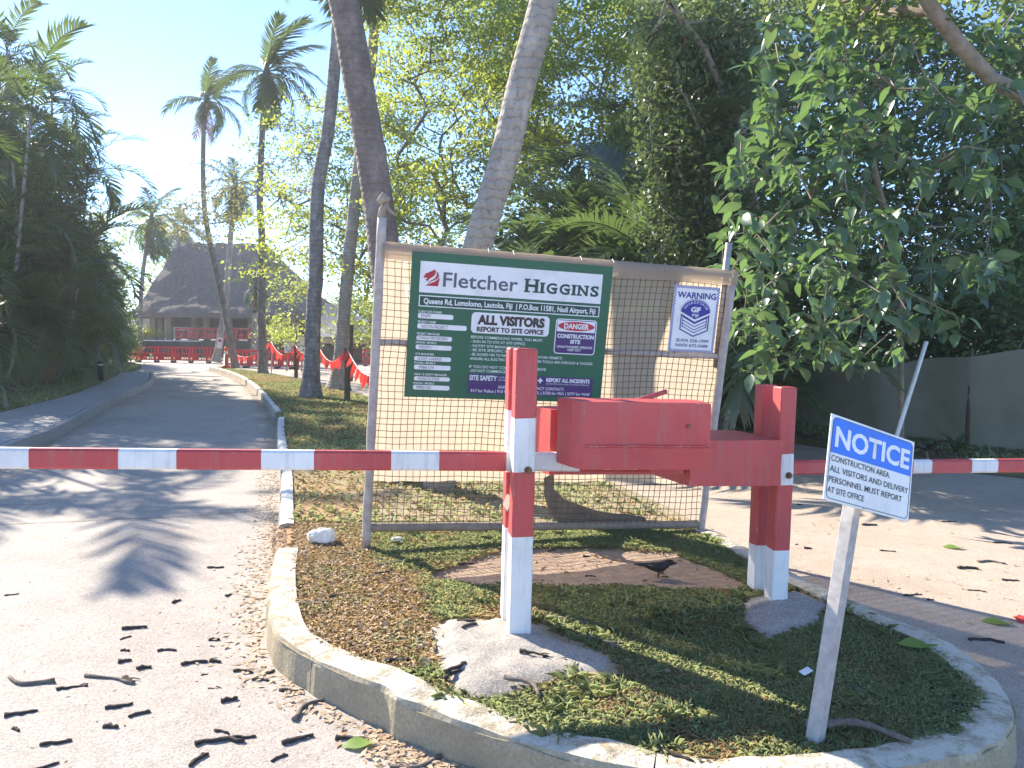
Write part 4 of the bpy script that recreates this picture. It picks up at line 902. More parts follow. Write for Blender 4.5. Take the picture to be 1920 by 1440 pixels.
# ------------------------------------------------------------------ palms
def frond_mesh(name, Ln, n, ll, curve, mat, seed, droop=.5, vee=.5, wid=.035, tipw=.25, stem=.016, bare=.12, ragged=0):
    q = np.random.default_rng(seed); mb = MB(); k = 14; P = []; T = []
    a = 0.0; x = z = 0.0
    for i in range(k + 1):
        P.append((x, 0, z)); T.append(a); a = -curve * ((i + 1) / k) ** 1.4; x += Ln / k * math.cos(a); z += Ln / k * math.sin(a)
    mb.tube(P, [stem * (1 - .85 * i / k) for i in range(k + 1)], 4, caps=False)
    PA = np.array(P)
    V = []; F = []
    for j in range(n):
        t = bare + (1 - bare) * (j + .5) / n; f = t * k; i = min(int(f), k - 1); c = PA[i] + (PA[i + 1] - PA[i]) * (f - i); an = T[min(i + 1, k)]
        tx = np.array([math.cos(an), 0, math.sin(an)]); up = np.array([-math.sin(an), 0, math.cos(an)])
        le = ll * (math.sin(math.pi * (.12 + .80 * t)) ** .7) * q.uniform(.85, 1.12)
        for s in (-1, 1):
            if ragged and q.random() < ragged: continue
            fw = .35 + .75 * t + q.normal(0, .07); d = np.array([0, s, 0]) * math.cos(fw) + tx * math.sin(fw) + up * (vee * .5 + q.normal(0, .08)); d /= np.linalg.norm(d)
            w = wid * q.uniform(.8, 1.2); sd = np.cross(d, up); sd /= np.linalg.norm(sd) + 1e-9
            g = np.array([0, 0, -1.0]); m = c + d * le * .5 + g * le * .12 * droop; e = c + d * le * .92 + g * le * (.55 * droop)
            b = len(V); V += [c - sd * w * .35, c + sd * w * .35, m + sd * w * .5, m - sd * w * .5, e]; F += [(b, b + 1, b + 2, b + 3), (b + 3, b + 2, b + 4)]
    mb.add(V, F); return mb.mesh(name, mat)
CO = [frond_mesh('frond', 2.7, 46, .75, c, M['frond'], i, .9, .2, .05, stem=.03) for i, c in enumerate((.9, 1.3, 1.7))]
COD = [frond_mesh('frond', 2.4, 40, .6, .8, M['dead'], 9, 1.4, .0, .04, stem=.03, ragged=.2)]
AR = [frond_mesh('frond', 2.6, 27, .62, c, M['areca'], 20 + i, .5, .7, .06) for i, c in enumerate((1.5, 2.0, 2.5))]
ARD = [frond_mesh('frond', 1.8, 26, .5, 1.5, M['dead'], 31, 1.2, .1, .04)]
SH = [frond_mesh('frond', 2.6, 38, .72, c, M['shiny'], 40 + i, .6, .7, .055) for i, c in enumerate((1.0, 1.5, 2.0))]
def place(mesh, parent, p, az, el, s, roll=0, name='frond'):
    o = obj(name, mesh, parent); o.location = p
    o.rotation_euler = (Matrix.Rotation(az, 3, 'Z') @ Matrix.Rotation(-el, 3, 'Y') @ Matrix.Rotation(roll, 3, 'X')).to_euler(); o.scale = (s, s, s); return o
def trunk_path(pts, n=40):
    return smoothpath(pts, sum((Vector(pts[i + 1]) - Vector(pts[i])).length for i in range(len(pts) - 1)) / n)
def palm(pts, r0, r1, label, tmat, nf=20, fs=1.0, dead=3, crown=True, seed=0, flare=1.7, skew=(.18, -.1), group=None, rings=.006, low=-55, fr=None):
    q = random.Random(seed); P = trunk_path(pts, 110); base = P[0].copy(); t = empty('coconut_palm', base); tag(t, label, 'palm tree', group)
    n = len(P); rad = []
    for i in range(n):
        k = i / (n - 1); rr = r0 + (r1 - r0) * k; hgt = (P[i] - base).length; rr *= 1 + (flare - 1) * math.exp(-hgt / .35); rr *= 1 + rings * (1 if i % 2 else -1) + .022 * noise.noise(Vector((i * .9, seed, 0))) + .03 * noise.noise(Vector((i * .12, seed, 4))); rad.append(rr)
    MB().tube([p - base for p in P], rad, 16).build('trunk', tmat, t)
    if not crown: return t
    top = P[-1] - base; 
    MB().tube([top - Vector((0, 0, .3)), top, top + Vector((.03, 0, .35)), top + Vector((.08, 0, .9))], [r1 * 1.1, r1 * 1.4, r1 * .9, .02], 8).build('crown_shaft', M['areca'], t)
    for az, el, sc_ in (fr or ()):
        place(CO[0 if el > 40 else (1 if el > 0 else 2)], t, top + Vector((.02, 0, .1)), R_(az), R_(el), fs * sc_, q.uniform(-.4, .4))
    for i in range(0 if fr else nf):
        az = i * 2.399 + q.uniform(-.25, .25); el = 82 - (82 - low) * ((i + .5) / nf) ** .85 + q.uniform(-8, 8)
        el += skew[0] * 60 * (-math.cos(az)); o = place(CO[0 if el > 40 else (1 if el > 0 else 2)], t, top + Vector((.03, 0, .1)), az, R_(el), fs * q.uniform(.88, 1.1), q.uniform(-.5, .5))
    for i in range(dead): place(COD[0], t, top - Vector((0, 0, .05)), q.uniform(0, 6.28), R_(q.uniform(-80, -60)), fs * q.uniform(.8, 1.0), q.uniform(-1, 1), 'dead_frond')
    nut = MB(); 
    for i in range(6):
        a = i * 1.05; c = top + Vector((math.cos(a) * .2, math.sin(a) * .2, -.12 - .08 * (i % 2))); nut.tube([c + Vector((0, 0, .11)), c + Vector((0, 0, .06)), c, c - Vector((0, 0, .07)), c - Vector((0, 0, .11))], [.02, .075, .09, .06, .01], 7)
    tag(nut.build('coconuts', M['wood'], t), kind=None)
    return t
# two thick trunks just behind the fence, crowns above the picture
def pd(L, d, dz=0): return [D(x, y, d) for x, y in L]
p1 = pd([(753, 905), (745, 700), (718, 450), (697, 300), (671, 150), (643, 0)], 8.6); p1[0].z = -.05
p1 += [Vector((-2.4, 8.7, 7.2)), Vector((-2.85, 8.8, 9.2)), Vector((-3.1, 8.85, 10.6))]
palm(p1, .185, .13, 'thick brown palm trunk leaning behind the pipe topped end of the fence panel', M['trunk1'], 18, .72, 0, seed=3, flare=1.3, low=-25)
p2 = [D(*q_) for q_ in ((824, 916, 8.2), (838, 740, 7.9), (862, 600, 7.65), (899, 450, 7.45), (944, 300, 7.4), (980, 150, 7.35), (1021, 0, 7.3))]; p2[0].z = -.05
p2 += [Vector((.75, 7.3, 6.6)), Vector((1.2, 7.25, 8.4)), Vector((1.45, 7.2, 9.4))]
palm(p2, .152, .115, 'thick pale grey palm trunk leaning outwards above the company header of the site board', M['trunk2'], 20, .9, 2, seed=4, flare=1.2)
def gpalm(L, base, d0, d1, r0, r1, label, mat, **k):
    n = len(L); P = [G(*base, 0)]; d0 = P[0].y
    for i, (x, y) in enumerate(L): P.append(D(x, y, d0 + (d1) * (i + 1) / n))
    P[0].z = -.06; return palm(P, r0, r1, label, mat, **k)
gpalm([(424, 592), (405, 506), (386, 412), (381, 337), (382, 244), (387, 192)], (442, 688), 0, 0, .155, .09, 'curved slender palm standing in front of the thatched roof, the lower of the two crowns', M['trunk3'], fs=.86, seed=11, flare=1.4, fr=[(172, 22, 1.0), (200, 5, .7), (60, 80, .9), (20, 74, 1), (110, 72, .95), (-60, 70, .9), (10, 60, 1.0), (80, 62, .9), (-20, 50, .95), (30, 42, .9), (-5, 14, .95), (25, -5, 1), (-25, -20, .9), (5, -38, .8), (170, -35, .6), (215, -50, .6), (75, 10, .8), (-80, 20, .8)])
gpalm([(491, 600), (491, 450), (487, 375), (491, 262), (499, 140)], (493, 699), 0, 0, .17, .10, 'straight slender palm with dark mottled trunk and the taller crown against open sky', M['trunk3'], fs=.9, seed=12, flare=1.4, fr=[(175, 12, 1.0), (190, 30, .55), (185, -28, .9), (40, 82, 1.05), (0, 70, 1.1), (90, 74, 1), (-50, 68, 1), (20, 55, 1.1), (-15, 44, 1), (60, 46, .9), (5, 24, 1.0), (-20, 8, 1), (15, -6, 1.1), (0, -24, 1.05), (-30, -40, 1), (30, -50, .9), (-70, -30, .8), (80, 20, .9), (200, -55, .9), (-60, -62, .95)])
gpalm([(589, 562), (592, 525), (596, 356), (615, 244), (630, 94), (640, -40), (650, -140)], (582, 743), 0, 0, .2, .13, 'mottled brown palm trunk rising from the verge nearest the white kerb', M['trunk3'], nf=18, fs=1.0, seed=13, flare=1.75)
gpalm([(650, 530), (661, 420), (671, 326), (684, 210), (697, 110), (706, 0), (716, -120), (722, -180)], (634, 727), 0, 0, .2, .13, 'grey palm trunk with mossy flared foot beside the bunting post', M['trunk2'], nf=20, fs=1.1, dead=5, seed=14, flare=2.1)
gpalm([(412, 640), (424, 560), (432, 450), (437, 400), (441, 350)], (405, 676), 0, 0, .2, .12, 'leaning far palm with a white paper sign fixed on its trunk', M['trunk2'], nf=16, fs=.8, seed=15, flare=1.6)
gpalm([(478, 610), (481, 540)], (474, 676), 0, 0, .17, .12, 'thin pale palm half hidden behind the straight mottled palm', M['trunk2'], nf=12, fs=.6, seed=16, flare=1.5)
def fpalm(L, d, r, label, seed, fs, nf=16): 
    P = [D(x, y, d) for x, y in L]; P[0].z = ROADZ; return palm(P, r, r * .7, label, M['trunk3'], nf=nf, fs=fs, seed=seed, flare=1.3)
fpalm([(262, 650), (264, 560), (272, 480), (284, 412)], 52, .16, 'small far palm standing to one side of the thatched roof above the crotons', 21, 1.05)
fpalm([(352, 640), (350, 520), (343, 430)], 84, .16, 'far pale palm crown showing just over the ridge of the thatched roof', 22, 1.5)
def areca(x, y, H, label, seed, stems=6, per=8, spread=.7, fs=1.0, meshes=None, group=None, deadn=2, name='areca_palm', lowest=.3, pw=1.7):
    q = random.Random(seed); me = meshes or AR; t = empty(name, (x, y, -.05)); tag(t, label, 'palm tree', group)
    for s in range(stems):
        a = q.uniform(0, 6.28); r = spread * math.sqrt(q.random()); hx, hy = math.cos(a) * r, math.sin(a) * r; h = H * (lowest + (1 - lowest) * ((s + .5) / stems) ** pw) - 1.0 * fs
        top = Vector((hx * 1.4, hy * 1.4, max(.3, h)))
        MB().tube([(hx * .6, hy * .6, 0), (hx, hy, top.z * .5), top], [.05, .045, .035], 7).build('stem', M['trunk2'], t)
        for i in range(per):
            az = i * 2.399 + q.uniform(-.4, .4); el = 74 - 70 * (i / per) + q.uniform(-8, 8); place(me[min(2, int(3 * i / per))], t, top, az, R_(el), fs * q.uniform(.8, 1.15), q.uniform(-.3, .3))
        if s < deadn: place(ARD[0], t, top, q.uniform(0, 6.28), R_(-50), fs * .8, 0, 'dead_frond')
    return t
AL = ['frontmost dark areca palm clump at the edge of the picture beside the lawn', 'tall arching areca palm clump against the sky next to the frontmost clump', 'feathery arching areca palm clump in the middle of the dark hedge by the path',
      'bushy areca palm clump behind the black bollard light', 'areca palm clump with yellowing fronds near the far end of the path', 'lower areca palm clump before the far barriers', 'sunlit pale green areca palm at the road end of the hedge', 'broad areca clump at the back of the hedge behind the footpath', 'rear areca clump seen between the taller clumps', 'areca clump beside the start of the footpath, just past the edge of the picture', 'tallest dense areca clump rising behind the frontmost clumps', 'tall dense areca clump at the back, its top just lower than the tallest']
for i, (x, y, H) in enumerate(((-13.3, 19.3, 9.2), (-13.6, 22.2, 9.6), (-15.8, 26.5, 8.8), (-18.4, 30, 7.6), (-20.0, 34, 6.4), (-22.0, 37.5, 5.8), (-23.6, 40.5, 5.0), (-17, 25, 8.8), (-20.5, 31, 8.0), (-11.9, 14.2, 6.3), (-16.0, 25.6, 11.6), (-16.6, 28.2, 11.0))):
    areca(x, y, H, AL[i], 50 + i, stems=(11, 11, 10, 10, 10, 10, 9, 11, 11, 10, 16, 15)[i], per=7 if i < 3 else 9, spread=1.1, fs=1.05 if i < 3 else .9, lowest=.30, pw=(3.4, 3.0, 2.6, 2.0)[i] if i < 4 else 1.7)
# understory palms in front of the dark trees
UL = ['palm with drooping glossy fronds in front of the vine draped tree', 'small glossy palm at the foot of the vine draped tree, touching the sheeting corner', 'glossy palm with long fronds behind the gap between site board and warning sign', 'glossy understory palm with a fan of long fronds right above the fence top', 'tall glossy palm with arching fronds behind the warning sign', 'low glossy palm between the pale grey trunk and the rain tree limbs', 'bright fronded palm high in the shade next to the vine draped tree', 'short glossy palm hanging over the fence beside the big leaves']
for i, (px, d, H) in enumerate(((1300, 12.6, 4.6), (1345, 12.0, 3.4), (1215, 13.8, 4.2), (1120, 16.5, 5.9), (1240, 17, 6.8), (1010, 17.5, 5.2), (1330, 17, 7.0), (1190, 15.5, 4.4))):
    p = D(px, 640, d); areca(p.x, p.y, H, UL[i], 80 + i, stems=4 if i < 3 else 5, per=8, spread=.6, fs=1.05 if i < 3 else 1.25, meshes=SH, name='understory_palm', lowest=.45)

# ------------------------------------------------------------------ broadleaf trees
def grow(trunk, targets, seed, seg=.5, jit=.12, tip=.012, pw=2.4, rmax=9):
    """trunk polyline plus limbs reaching every target; returns nodes, parents, radii"""
    q = np.random.default_rng(seed); nodes = [np.array(p, float) for p in trunk]; par = [-1] + list(range(len(trunk) - 1)); start = len(trunk) // 2
    fork = nodes[-1]; T = sorted([np.array(t, float) for t in targets], key=lambda t: np.linalg.norm(t - fork)); tips = []
    for t in T:
        N = np.array(nodes[start:]); d = np.linalg.norm(N - t, axis=1); df = np.linalg.norm(N - fork, axis=1); tf = np.linalg.norm(t - fork)
        cost = d + .35 * np.maximum(0, df - tf) + .12 * df; i = start + int(np.argmin(cost)); a = nodes[i]; n = max(1, int(np.linalg.norm(t - a) / seg)); p = i
        for k in range(1, n + 1):
            f = k / n; x = a + (t - a) * f + np.array([0, 0, .10 * math.sin(math.pi * f) * np.linalg.norm(t - a)]) + (q.normal(0, jit, 3) * (1 if k < n else 0)); nodes.append(x); par.append(p); p = len(nodes) - 1
        tips.append(p)
    r = np.zeros(len(nodes)); ch = [[] for _ in nodes]
    for i, p in enumerate(par):
        if p >= 0: ch[p].append(i)
    for i in range(len(nodes) - 1, -1, -1): r[i] = tip if not ch[i] else sum(r[c] ** pw for c in ch[i]) ** (1 / pw)
    return np.array(nodes), par, r, ch
def limb_mesh(nodes, par, r, ch, name, mat, sides=6, rcap=.5, scale=1.0):
    mb = MB(); done = set(); stack = [(0, [0])]
    while stack:
        i, chain = stack.pop()
        while ch[i]:
            c = max(ch[i], key=lambda k: r[k])
            for o_ in ch[i]:
                if o_ != c: stack.append((o_, [i, o_]))
            chain.append(c); i = c
        if len(chain) > 1:
            R = [min(rcap, r[k]) * scale for k in chain]
            if chain[0] != 0: R[0] = R[1] * 1.15
            mb.tube([nodes[k] for k in chain], R, sides if R[0] > .03 else 4, caps=False)
    return mb.mesh(name, mat)
def leaf_cloud(C, per, sr, sz, ls, lw, mat, name, seed, flat=.6, droop=.0):
    q = np.random.default_rng(seed); C = np.asarray(C, float); n = len(C) * per; c = np.repeat(C, per, 0) + q.normal(0, 1, (n, 3)) * np.array([sr, sr, sz])
    nrm = unit(q.normal(0, 1, (n, 3)) * np.array([flat, flat, 1]) + np.array([0, 0, .2])); a = unit(np.cross(nrm, q.normal(0, 1, (n, 3)))); a[:, 2] -= droop; a = unit(a); b = unit(np.cross(nrm, a))
    s = ls * q.uniform(.6, 1.3, n)[:, None]; w = lw * q.uniform(.7, 1.3, n)[:, None]
    V = np.stack([c - a * s * .5, c - b * w * .5 + a * s * .05, c + a * s * .5, c + b * w * .5 + a * s * .05], 1); return quads_mesh(name, V.reshape(-1, 3), mat, 4)
def tree(name, label, trunk, targets, leaf, seed, bark='bark', seg=.5, jit=.12, tip=.012, rcap=.32, cat='tree', extra=0, group=None, scale=1.0):
    base = Vector(trunk[0]); t = empty(name, base); tag(t, label, cat, group); T = [np.array(p) - np.array(base) for p in trunk]; G_ = [np.array(p) - np.array(base) for p in targets]
    nodes, par, r, ch = grow(T, G_, seed, seg, jit, tip)
    obj('trunk', limb_mesh(nodes, par, r, ch, 'trunk', M[bark], rcap=rcap, scale=scale), t)
    if leaf:
        C = np.array(G_)
        if extra: C = np.concatenate([C, nodes[len(T):][np.random.default_rng(seed).integers(0, len(nodes) - len(T), extra)]])
        o = obj('crown', leaf_cloud(C, *leaf, 'crown', seed), t)
    return t
def region(n, x0, x1, y0, y1, d0, d1, seed, keep=None, layers=None):
    q = np.random.default_rng(seed); out = []
    while len(out) < n:
        x, y, d = q.uniform(x0, x1), q.uniform(y0, y1), q.uniform(d0, d1)
        if keep is None or keep(x, y, q.random()): out.append(D(x, y, d))
    return out
def D0(x, d, z=-.1): p = D(x, 640, d); return Vector((p.x, p.y, z))
rl = (88, .31, .10, .135, .065, M['rain'])
def up(base, top, n=6, bend=.2, seed=0):
    q = random.Random(seed); return [Vector(base).lerp(Vector(top), i / n) + Vector((q.uniform(-bend, bend), q.uniform(-bend, bend), 0)) * (1 if 0 < i else 0) for i in range(n + 1)]
tree('rain_tree', 'spreading light green rain tree between the two thick palm trunks', up(D0(830, 24), D(840, 500, 24)), region(300, 690, 1060, -20, 420, 20, 28, 1, lambda x, y, r: r < (1 if y < 200 else .55)), rl, 101, rcap=.22)
tree('rain_tree', 'rain tree with bright leaves and a dark limb crossing above the grey trunk', up(D0(1180, 20.5), D(1140, 400, 20.5)), region(260, 890, 1330, -20, 290, 17.5, 23, 2, lambda x, y, r: r < (1 if y < 130 else .5)), rl, 102, rcap=.20)
tree('rain_tree', 'thin spreading rain tree reaching over the thatched roof', up(D0(775, 27), D(735, 540, 27)), region(150, 480, 770, 180, 520, 23, 31, 3, lambda x, y, r: r < .35 + .65 * (x - 480) / 290), (90, .42, .12, .15, .075, M['rain']), 103, rcap=.2, seg=.7)
tree('sparse_tree', 'sparse brownish tree with bare twigs in front of the thatched roof', up(D0(700, 33), D(680, 500, 33)), region(95, 315, 600, 235, 460, 31, 36, 4, lambda x, y, r: abs(y - (420 - (x - 315) * .45)) < 75), (42, .42, .13, .16, .08, M['dry']), 104, rcap=.2, seg=.8, jit=.2)
tree('sparse_tree', 'small light green sapling standing before the eave of the thatched roof', up(D0(560, 36), D(545, 560, 36)), region(40, 490, 600, 470, 640, 34.5, 37, 5), (55, .35, .16, .16, .08, M['rain']), 105, rcap=.12, seg=.6)
tree('rain_tree', 'far bushy rain tree filling the gap beside the fence post', up(D0(720, 30), D(735, 420, 30)), region(150, 640, 860, 330, 640, 26, 33, 6), (70, .45, .2, .17, .085, M['rain']), 106, rcap=.2, seg=.7)
dl = (110, .5, .36, .19, .095, M['dense'])
DT = [(1060, 25, 900, 1220, 200, 640, 22, 28, 130, 'dark dense tree low behind the pale grey palm trunk'), (1300, 23, 1160, 1440, -40, 640, 21, 26, 190, 'dark dense tree behind the understory palms'), (1530, 21, 1400, 1680, -60, 640, 18.5, 23, 200, 'dark dense tree behind the big leaved branches'), (1760, 19, 1640, 1960, 40, 640, 16.5, 21, 180, 'dark dense tree closing the view behind the leaning white pole'), (1960, 17, 1850, 2200, -100, 640, 14.5, 19, 150, 'dark dense tree at the edge of the picture above the shade cloth')]
for i, (bx_, bd_, x0, x1, y0, y1, d0, d1, n, lab) in enumerate(DT):
    tree('dense_tree', lab, up(D0(bx_, bd_), D(bx_, 400, bd_)), region(n, x0, x1, y0, y1, d0, d1, 40 + i, (lambda x, y, r: not (1790 < x < 1880 and -40 < y < 110)) if i > 2 else None), dl, 110 + i, rcap=.2, seg=.7)
# vine draped leaning tree
vt = [D(1445, 640, 11.5), D(1425, 450, 11.4), D(1400, 265, 11.2), D(1360, 180, 11.1), D(1320, 90, 11), D(1250, 0, 10.9), D(1180, -110, 10.8)]; vt[0].z = -.1
tree('vine_draped_tree', 'leaning tree draped in hanging grey green vines behind the fence', vt, region(230, 1205, 1440, 30, 520, 10.8, 13.2, 60, lambda x, y, r: abs(x - (1300 + (y - 250) * .12)) < 95 + 30 * r), (110, .16, .34, .11, .05, M['vine'], ), 120, bark='palebark', rcap=.085, seg=.4, jit=.08, tip=.0085)
# heavy limb crossing the upper corner
lt = [D0(2150, 8.5), D(2120, 420, 8.3), D(2010, 230, 8.0), D(1920, 178, 7.8), D(1860, 150, 7.7), D(1800, 85, 7.6), D(1750, 20, 7.5), D(1700, -60, 7.4)]
tree('overhanging_tree', 'heavy bare curved limb crossing the upper corner of the picture', lt, region(40, 1560, 1980, -220, -40, 6.8, 8.6, 61) + region(16, 1560, 1760, -40, 60, 7.6, 8.8, 62), (60, .2, .12, .11, .06, M['dense']), 121, bark='palebark', rcap=.115, seg=.35, jit=.06, tip=.022)

# the big leaved tree hanging over the access road, its nearest leaves one by one
def leaf_pts():
    n = 5; V = []
    for i in range(n + 1):
        t = i / n; w = .30 * math.sin(math.pi * (t ** .85) * .96 + .05) * (1 - .15 * t); z = -.22 * t * t; V += [(t, w, z + w * .28), (t, 0, z), (t, -w, z + w * .28)]
    F = []
    for i in range(n): F += [(3 * i, 3 * i + 1, 3 * i + 4, 3 * i + 3), (3 * i + 1, 3 * i + 2, 3 * i + 5, 3 * i + 4)]
    return np.array(V), np.array(F)
LV, LF = leaf_pts(); bigleaf = np_mesh('leaf', LV, LF, M['big'])
def bigtree():
    base = D0(1700, 11); t = empty('broadleaf_tree', base); tag(t, 'broad leaved tree with large glossy leaves hanging over the shade cloth fence', 'tree')
    def keep(x, y, r):
        lo = 690 - max(0, (x - 1620)) * .5; le = 1350 if y > 300 else 1350 + (300 - y) * .35
        hole = (1630 < x < 1680 and 330 < y < 375) or (1590 < x < 1640 and 440 < y < 520)
        return le < x and y < lo and not hole and r < (1 if x < 1700 else .6)
    C = region(330, 1335, 1890, 30, 690, 7.4, 10.2, 70, keep); C = [p - base for p in C]
    T = [p - base for p in (base, D(1690, 560, 10.6), D(1670, 440, 10.2), D(1640, 320, 9.8), D(1610, 180, 9.4))]
    nodes, par, r, ch = grow([np.array(p) for p in T], C, 71, .4, .09, .006)
    obj('trunk', limb_mesh(nodes, par, r, ch, 'trunk', M['palebark'], rcap=.09), t)
    q = np.random.default_rng(72); mats = []
    for c in C:
        n = q.integers(6, 11)
        for i in range(n):
            az = q.uniform(0, 6.28); el = q.uniform(-1.1, .25); s = q.uniform(.09, .25)
            m = Matrix.Translation(Vector(c) + Vector(q.normal(0, .06, 3))) @ Matrix.Rotation(az, 4, 'Z') @ Matrix.Rotation(-el, 4, 'Y') @ Matrix.Rotation(q.normal(0, .45), 4, 'X') @ Matrix.Diagonal((s, s * q.uniform(.85, 1.15), s, 1)); mats.append(m)
    mats.sort(key=lambda m: (m.translation + base - CAMLOC).length - m.to_scale()[0] * 3)
    for m in mats[:300]: obj('leaf', bigleaf, t, m)
    V = []; F = []; L4 = np.c_[LV, np.ones(len(LV))]
    for i, m in enumerate(mats[300:]): V.append((np.array(m) @ L4.T).T[:, :3]); F.append(LF + i * len(LV))
    o = obj('leaves', np_mesh('leaves', np.concatenate(V), np.concatenate(F), M['big']), t); o['kind'] = 'stuff'
bigtree()

# ------------------------------------------------------------------ shade cloth fence, pole, low plants
sc = empty('shade_cloth_fence', G(1480, 818, ROADZ)); tag(sc, 'sagging dark green shade cloth fence under the big leaved tree', 'fence'); sb = Vector(sc.location)
tops = [(1340, 640, 17), (1480, 655, 15.2), (1540, 668, 14.2), (1640, 690, 13.2), (1740, 672, 12.6), (1830, 668, 11.8), (1960, 650, 11.2), (2150, 640, 10.2)]
bots = [(1340, 805), (1480, 822), (1540, 832), (1640, 850), (1740, 862), (1830, 870), (1960, 885), (2150, 905)]
V = []; F = []; tp = smoothpath([D(*a) for a in tops], .2); bt = [None] * len(tp); nb = 10
bz_ = smoothpath([D(x, y, t[2]) for (x, y), t in zip(bots, tops)], .2)
for i, p in enumerate(tp):
    b_ = bz_[min(len(bz_) - 1, int(i * (len(bz_) - 1) / (len(tp) - 1) + .5))]; b_ = Vector((b_.x, b_.y, ROADZ + .02))
    for j in range(nb + 1):
        w = b_.lerp(p, j / nb); w = w + Vector((0, 1, 0)) * (.10 * noise.noise(w * 1.3) + .05 * noise.noise(w * 4)); V.append(w - sb)
for i in range(len(tp) - 1):
    for j in range(nb): F.append((i * (nb + 1) + j, (i + 1) * (nb + 1) + j, (i + 1) * (nb + 1) + j + 1, i * (nb + 1) + j + 1))
MB().add(V, F, 0, True).build('cloth', M['shade'], sc)
for a in (1, 3, 5, 6):
    p = D(*tops[a]); MB().tube([Vector((p.x, p.y + .12, ROADZ)) - sb, p + Vector((0, .12, .12)) - sb], .03, 8).build('stake', M['darkwood'], sc)
a, b = D(1737, 640, 10.4), D(1664, 822, 10.4); b.z = ROADZ + .05
po = MB().tube([(0, 0, 0), (a - b) * .3, (a - b) * .65, a - b], [.03, .03, .029, .028], 10).build('pole', M['white']); po.location = b; tag(po, 'thin white pole leaning against the shade cloth fence', 'pole')
def rosette(name, base, n, L_, w, mat, label, seed, stem=0, cat='plant', el=(20, 80), curve=1.3):
    q = random.Random(seed); t = empty(name, base); tag(t, label, cat); top = Vector((0, 0, stem))
    if stem: MB().tube([(0, 0, -.02), (.03, 0, stem * .5), top], [.022, .02, .018], 6).build('stem', M['palebark'], t)
    for i in range(n):
        az = i * 2.399 + q.uniform(-.3, .3); e = R_(q.uniform(*el)); l = L_ * q.uniform(.7, 1.2); V = []; k = 6; a = e; p = Vector((0, 0, 0))
        for j in range(k + 1):
            f = j / k; ww = w * math.sin(math.pi * (.12 + .86 * f)); V += [(p.x, ww, p.z + ww * .3), (p.x, 0, p.z), (p.x, -ww, p.z + ww * .3)]; p = p + Vector((math.cos(a), 0, math.sin(a))) * l / k; a -= curve / k
        F = []
        for j in range(k): F += [(3 * j, 3 * j + 1, 3 * j + 4, 3 * j + 3), (3 * j + 1, 3 * j + 2, 3 * j + 5, 3 * j + 4)]
        o = MB().add(V, F, 0, True).build('leaf', mat, t); o.location = top; o.rotation_euler = (0, 0, az)
    return t
RL = [('strap_leaf_plant', 1392, 800, 22, .55, .03, 'strap', 'strappy green plant at the foot of the fence beyond the mesh panel', .25), ('strap_leaf_plant', 1425, 790, 20, .5, .04, 'strap', 'leafy dark plant beside the strappy green plant under the trees', .15), ('cordyline', 1398, 780, 16, .45, .03, 'strap', 'tall thin stemmed cordyline with narrow leaves next to the mesh panel', 1.6), ('cordyline', 1440, 785, 16, .5, .03, 'strap', 'second thin stemmed cordyline near the red post tops', 2.0), ('cordyline', 1372, 788, 18, .5, .028, 'strap', 'slender cordyline half hidden by the edge of the mesh panel', 1.1),
      ('strap_leaf_plant', 1375, 805, 18, .4, .045, 'strap', 'low broad leaved plant growing at the base of the cordylines', .05)]
for i, (nm_, px, py, n, l, w, mt, lab, stm) in enumerate(RL): rosette(nm_, G(px, py, ROADZ), n, l, w, M[mt], lab, 300 + i, stm)
rosette('dark_cordyline', G(1735, 872, ROADZ + .05), 11, .38, .06, M['purple'], 'dark glossy broad leaved plant on the bank behind the notice', 320, .2, el=(-5, 60), curve=1.0)
rosette('dark_cordyline', G(1790, 868, ROADZ + .05), 9, .4, .05, M['strap'], 'green plant on the bank next to the dark glossy plant', 321, .15, el=(20, 75))

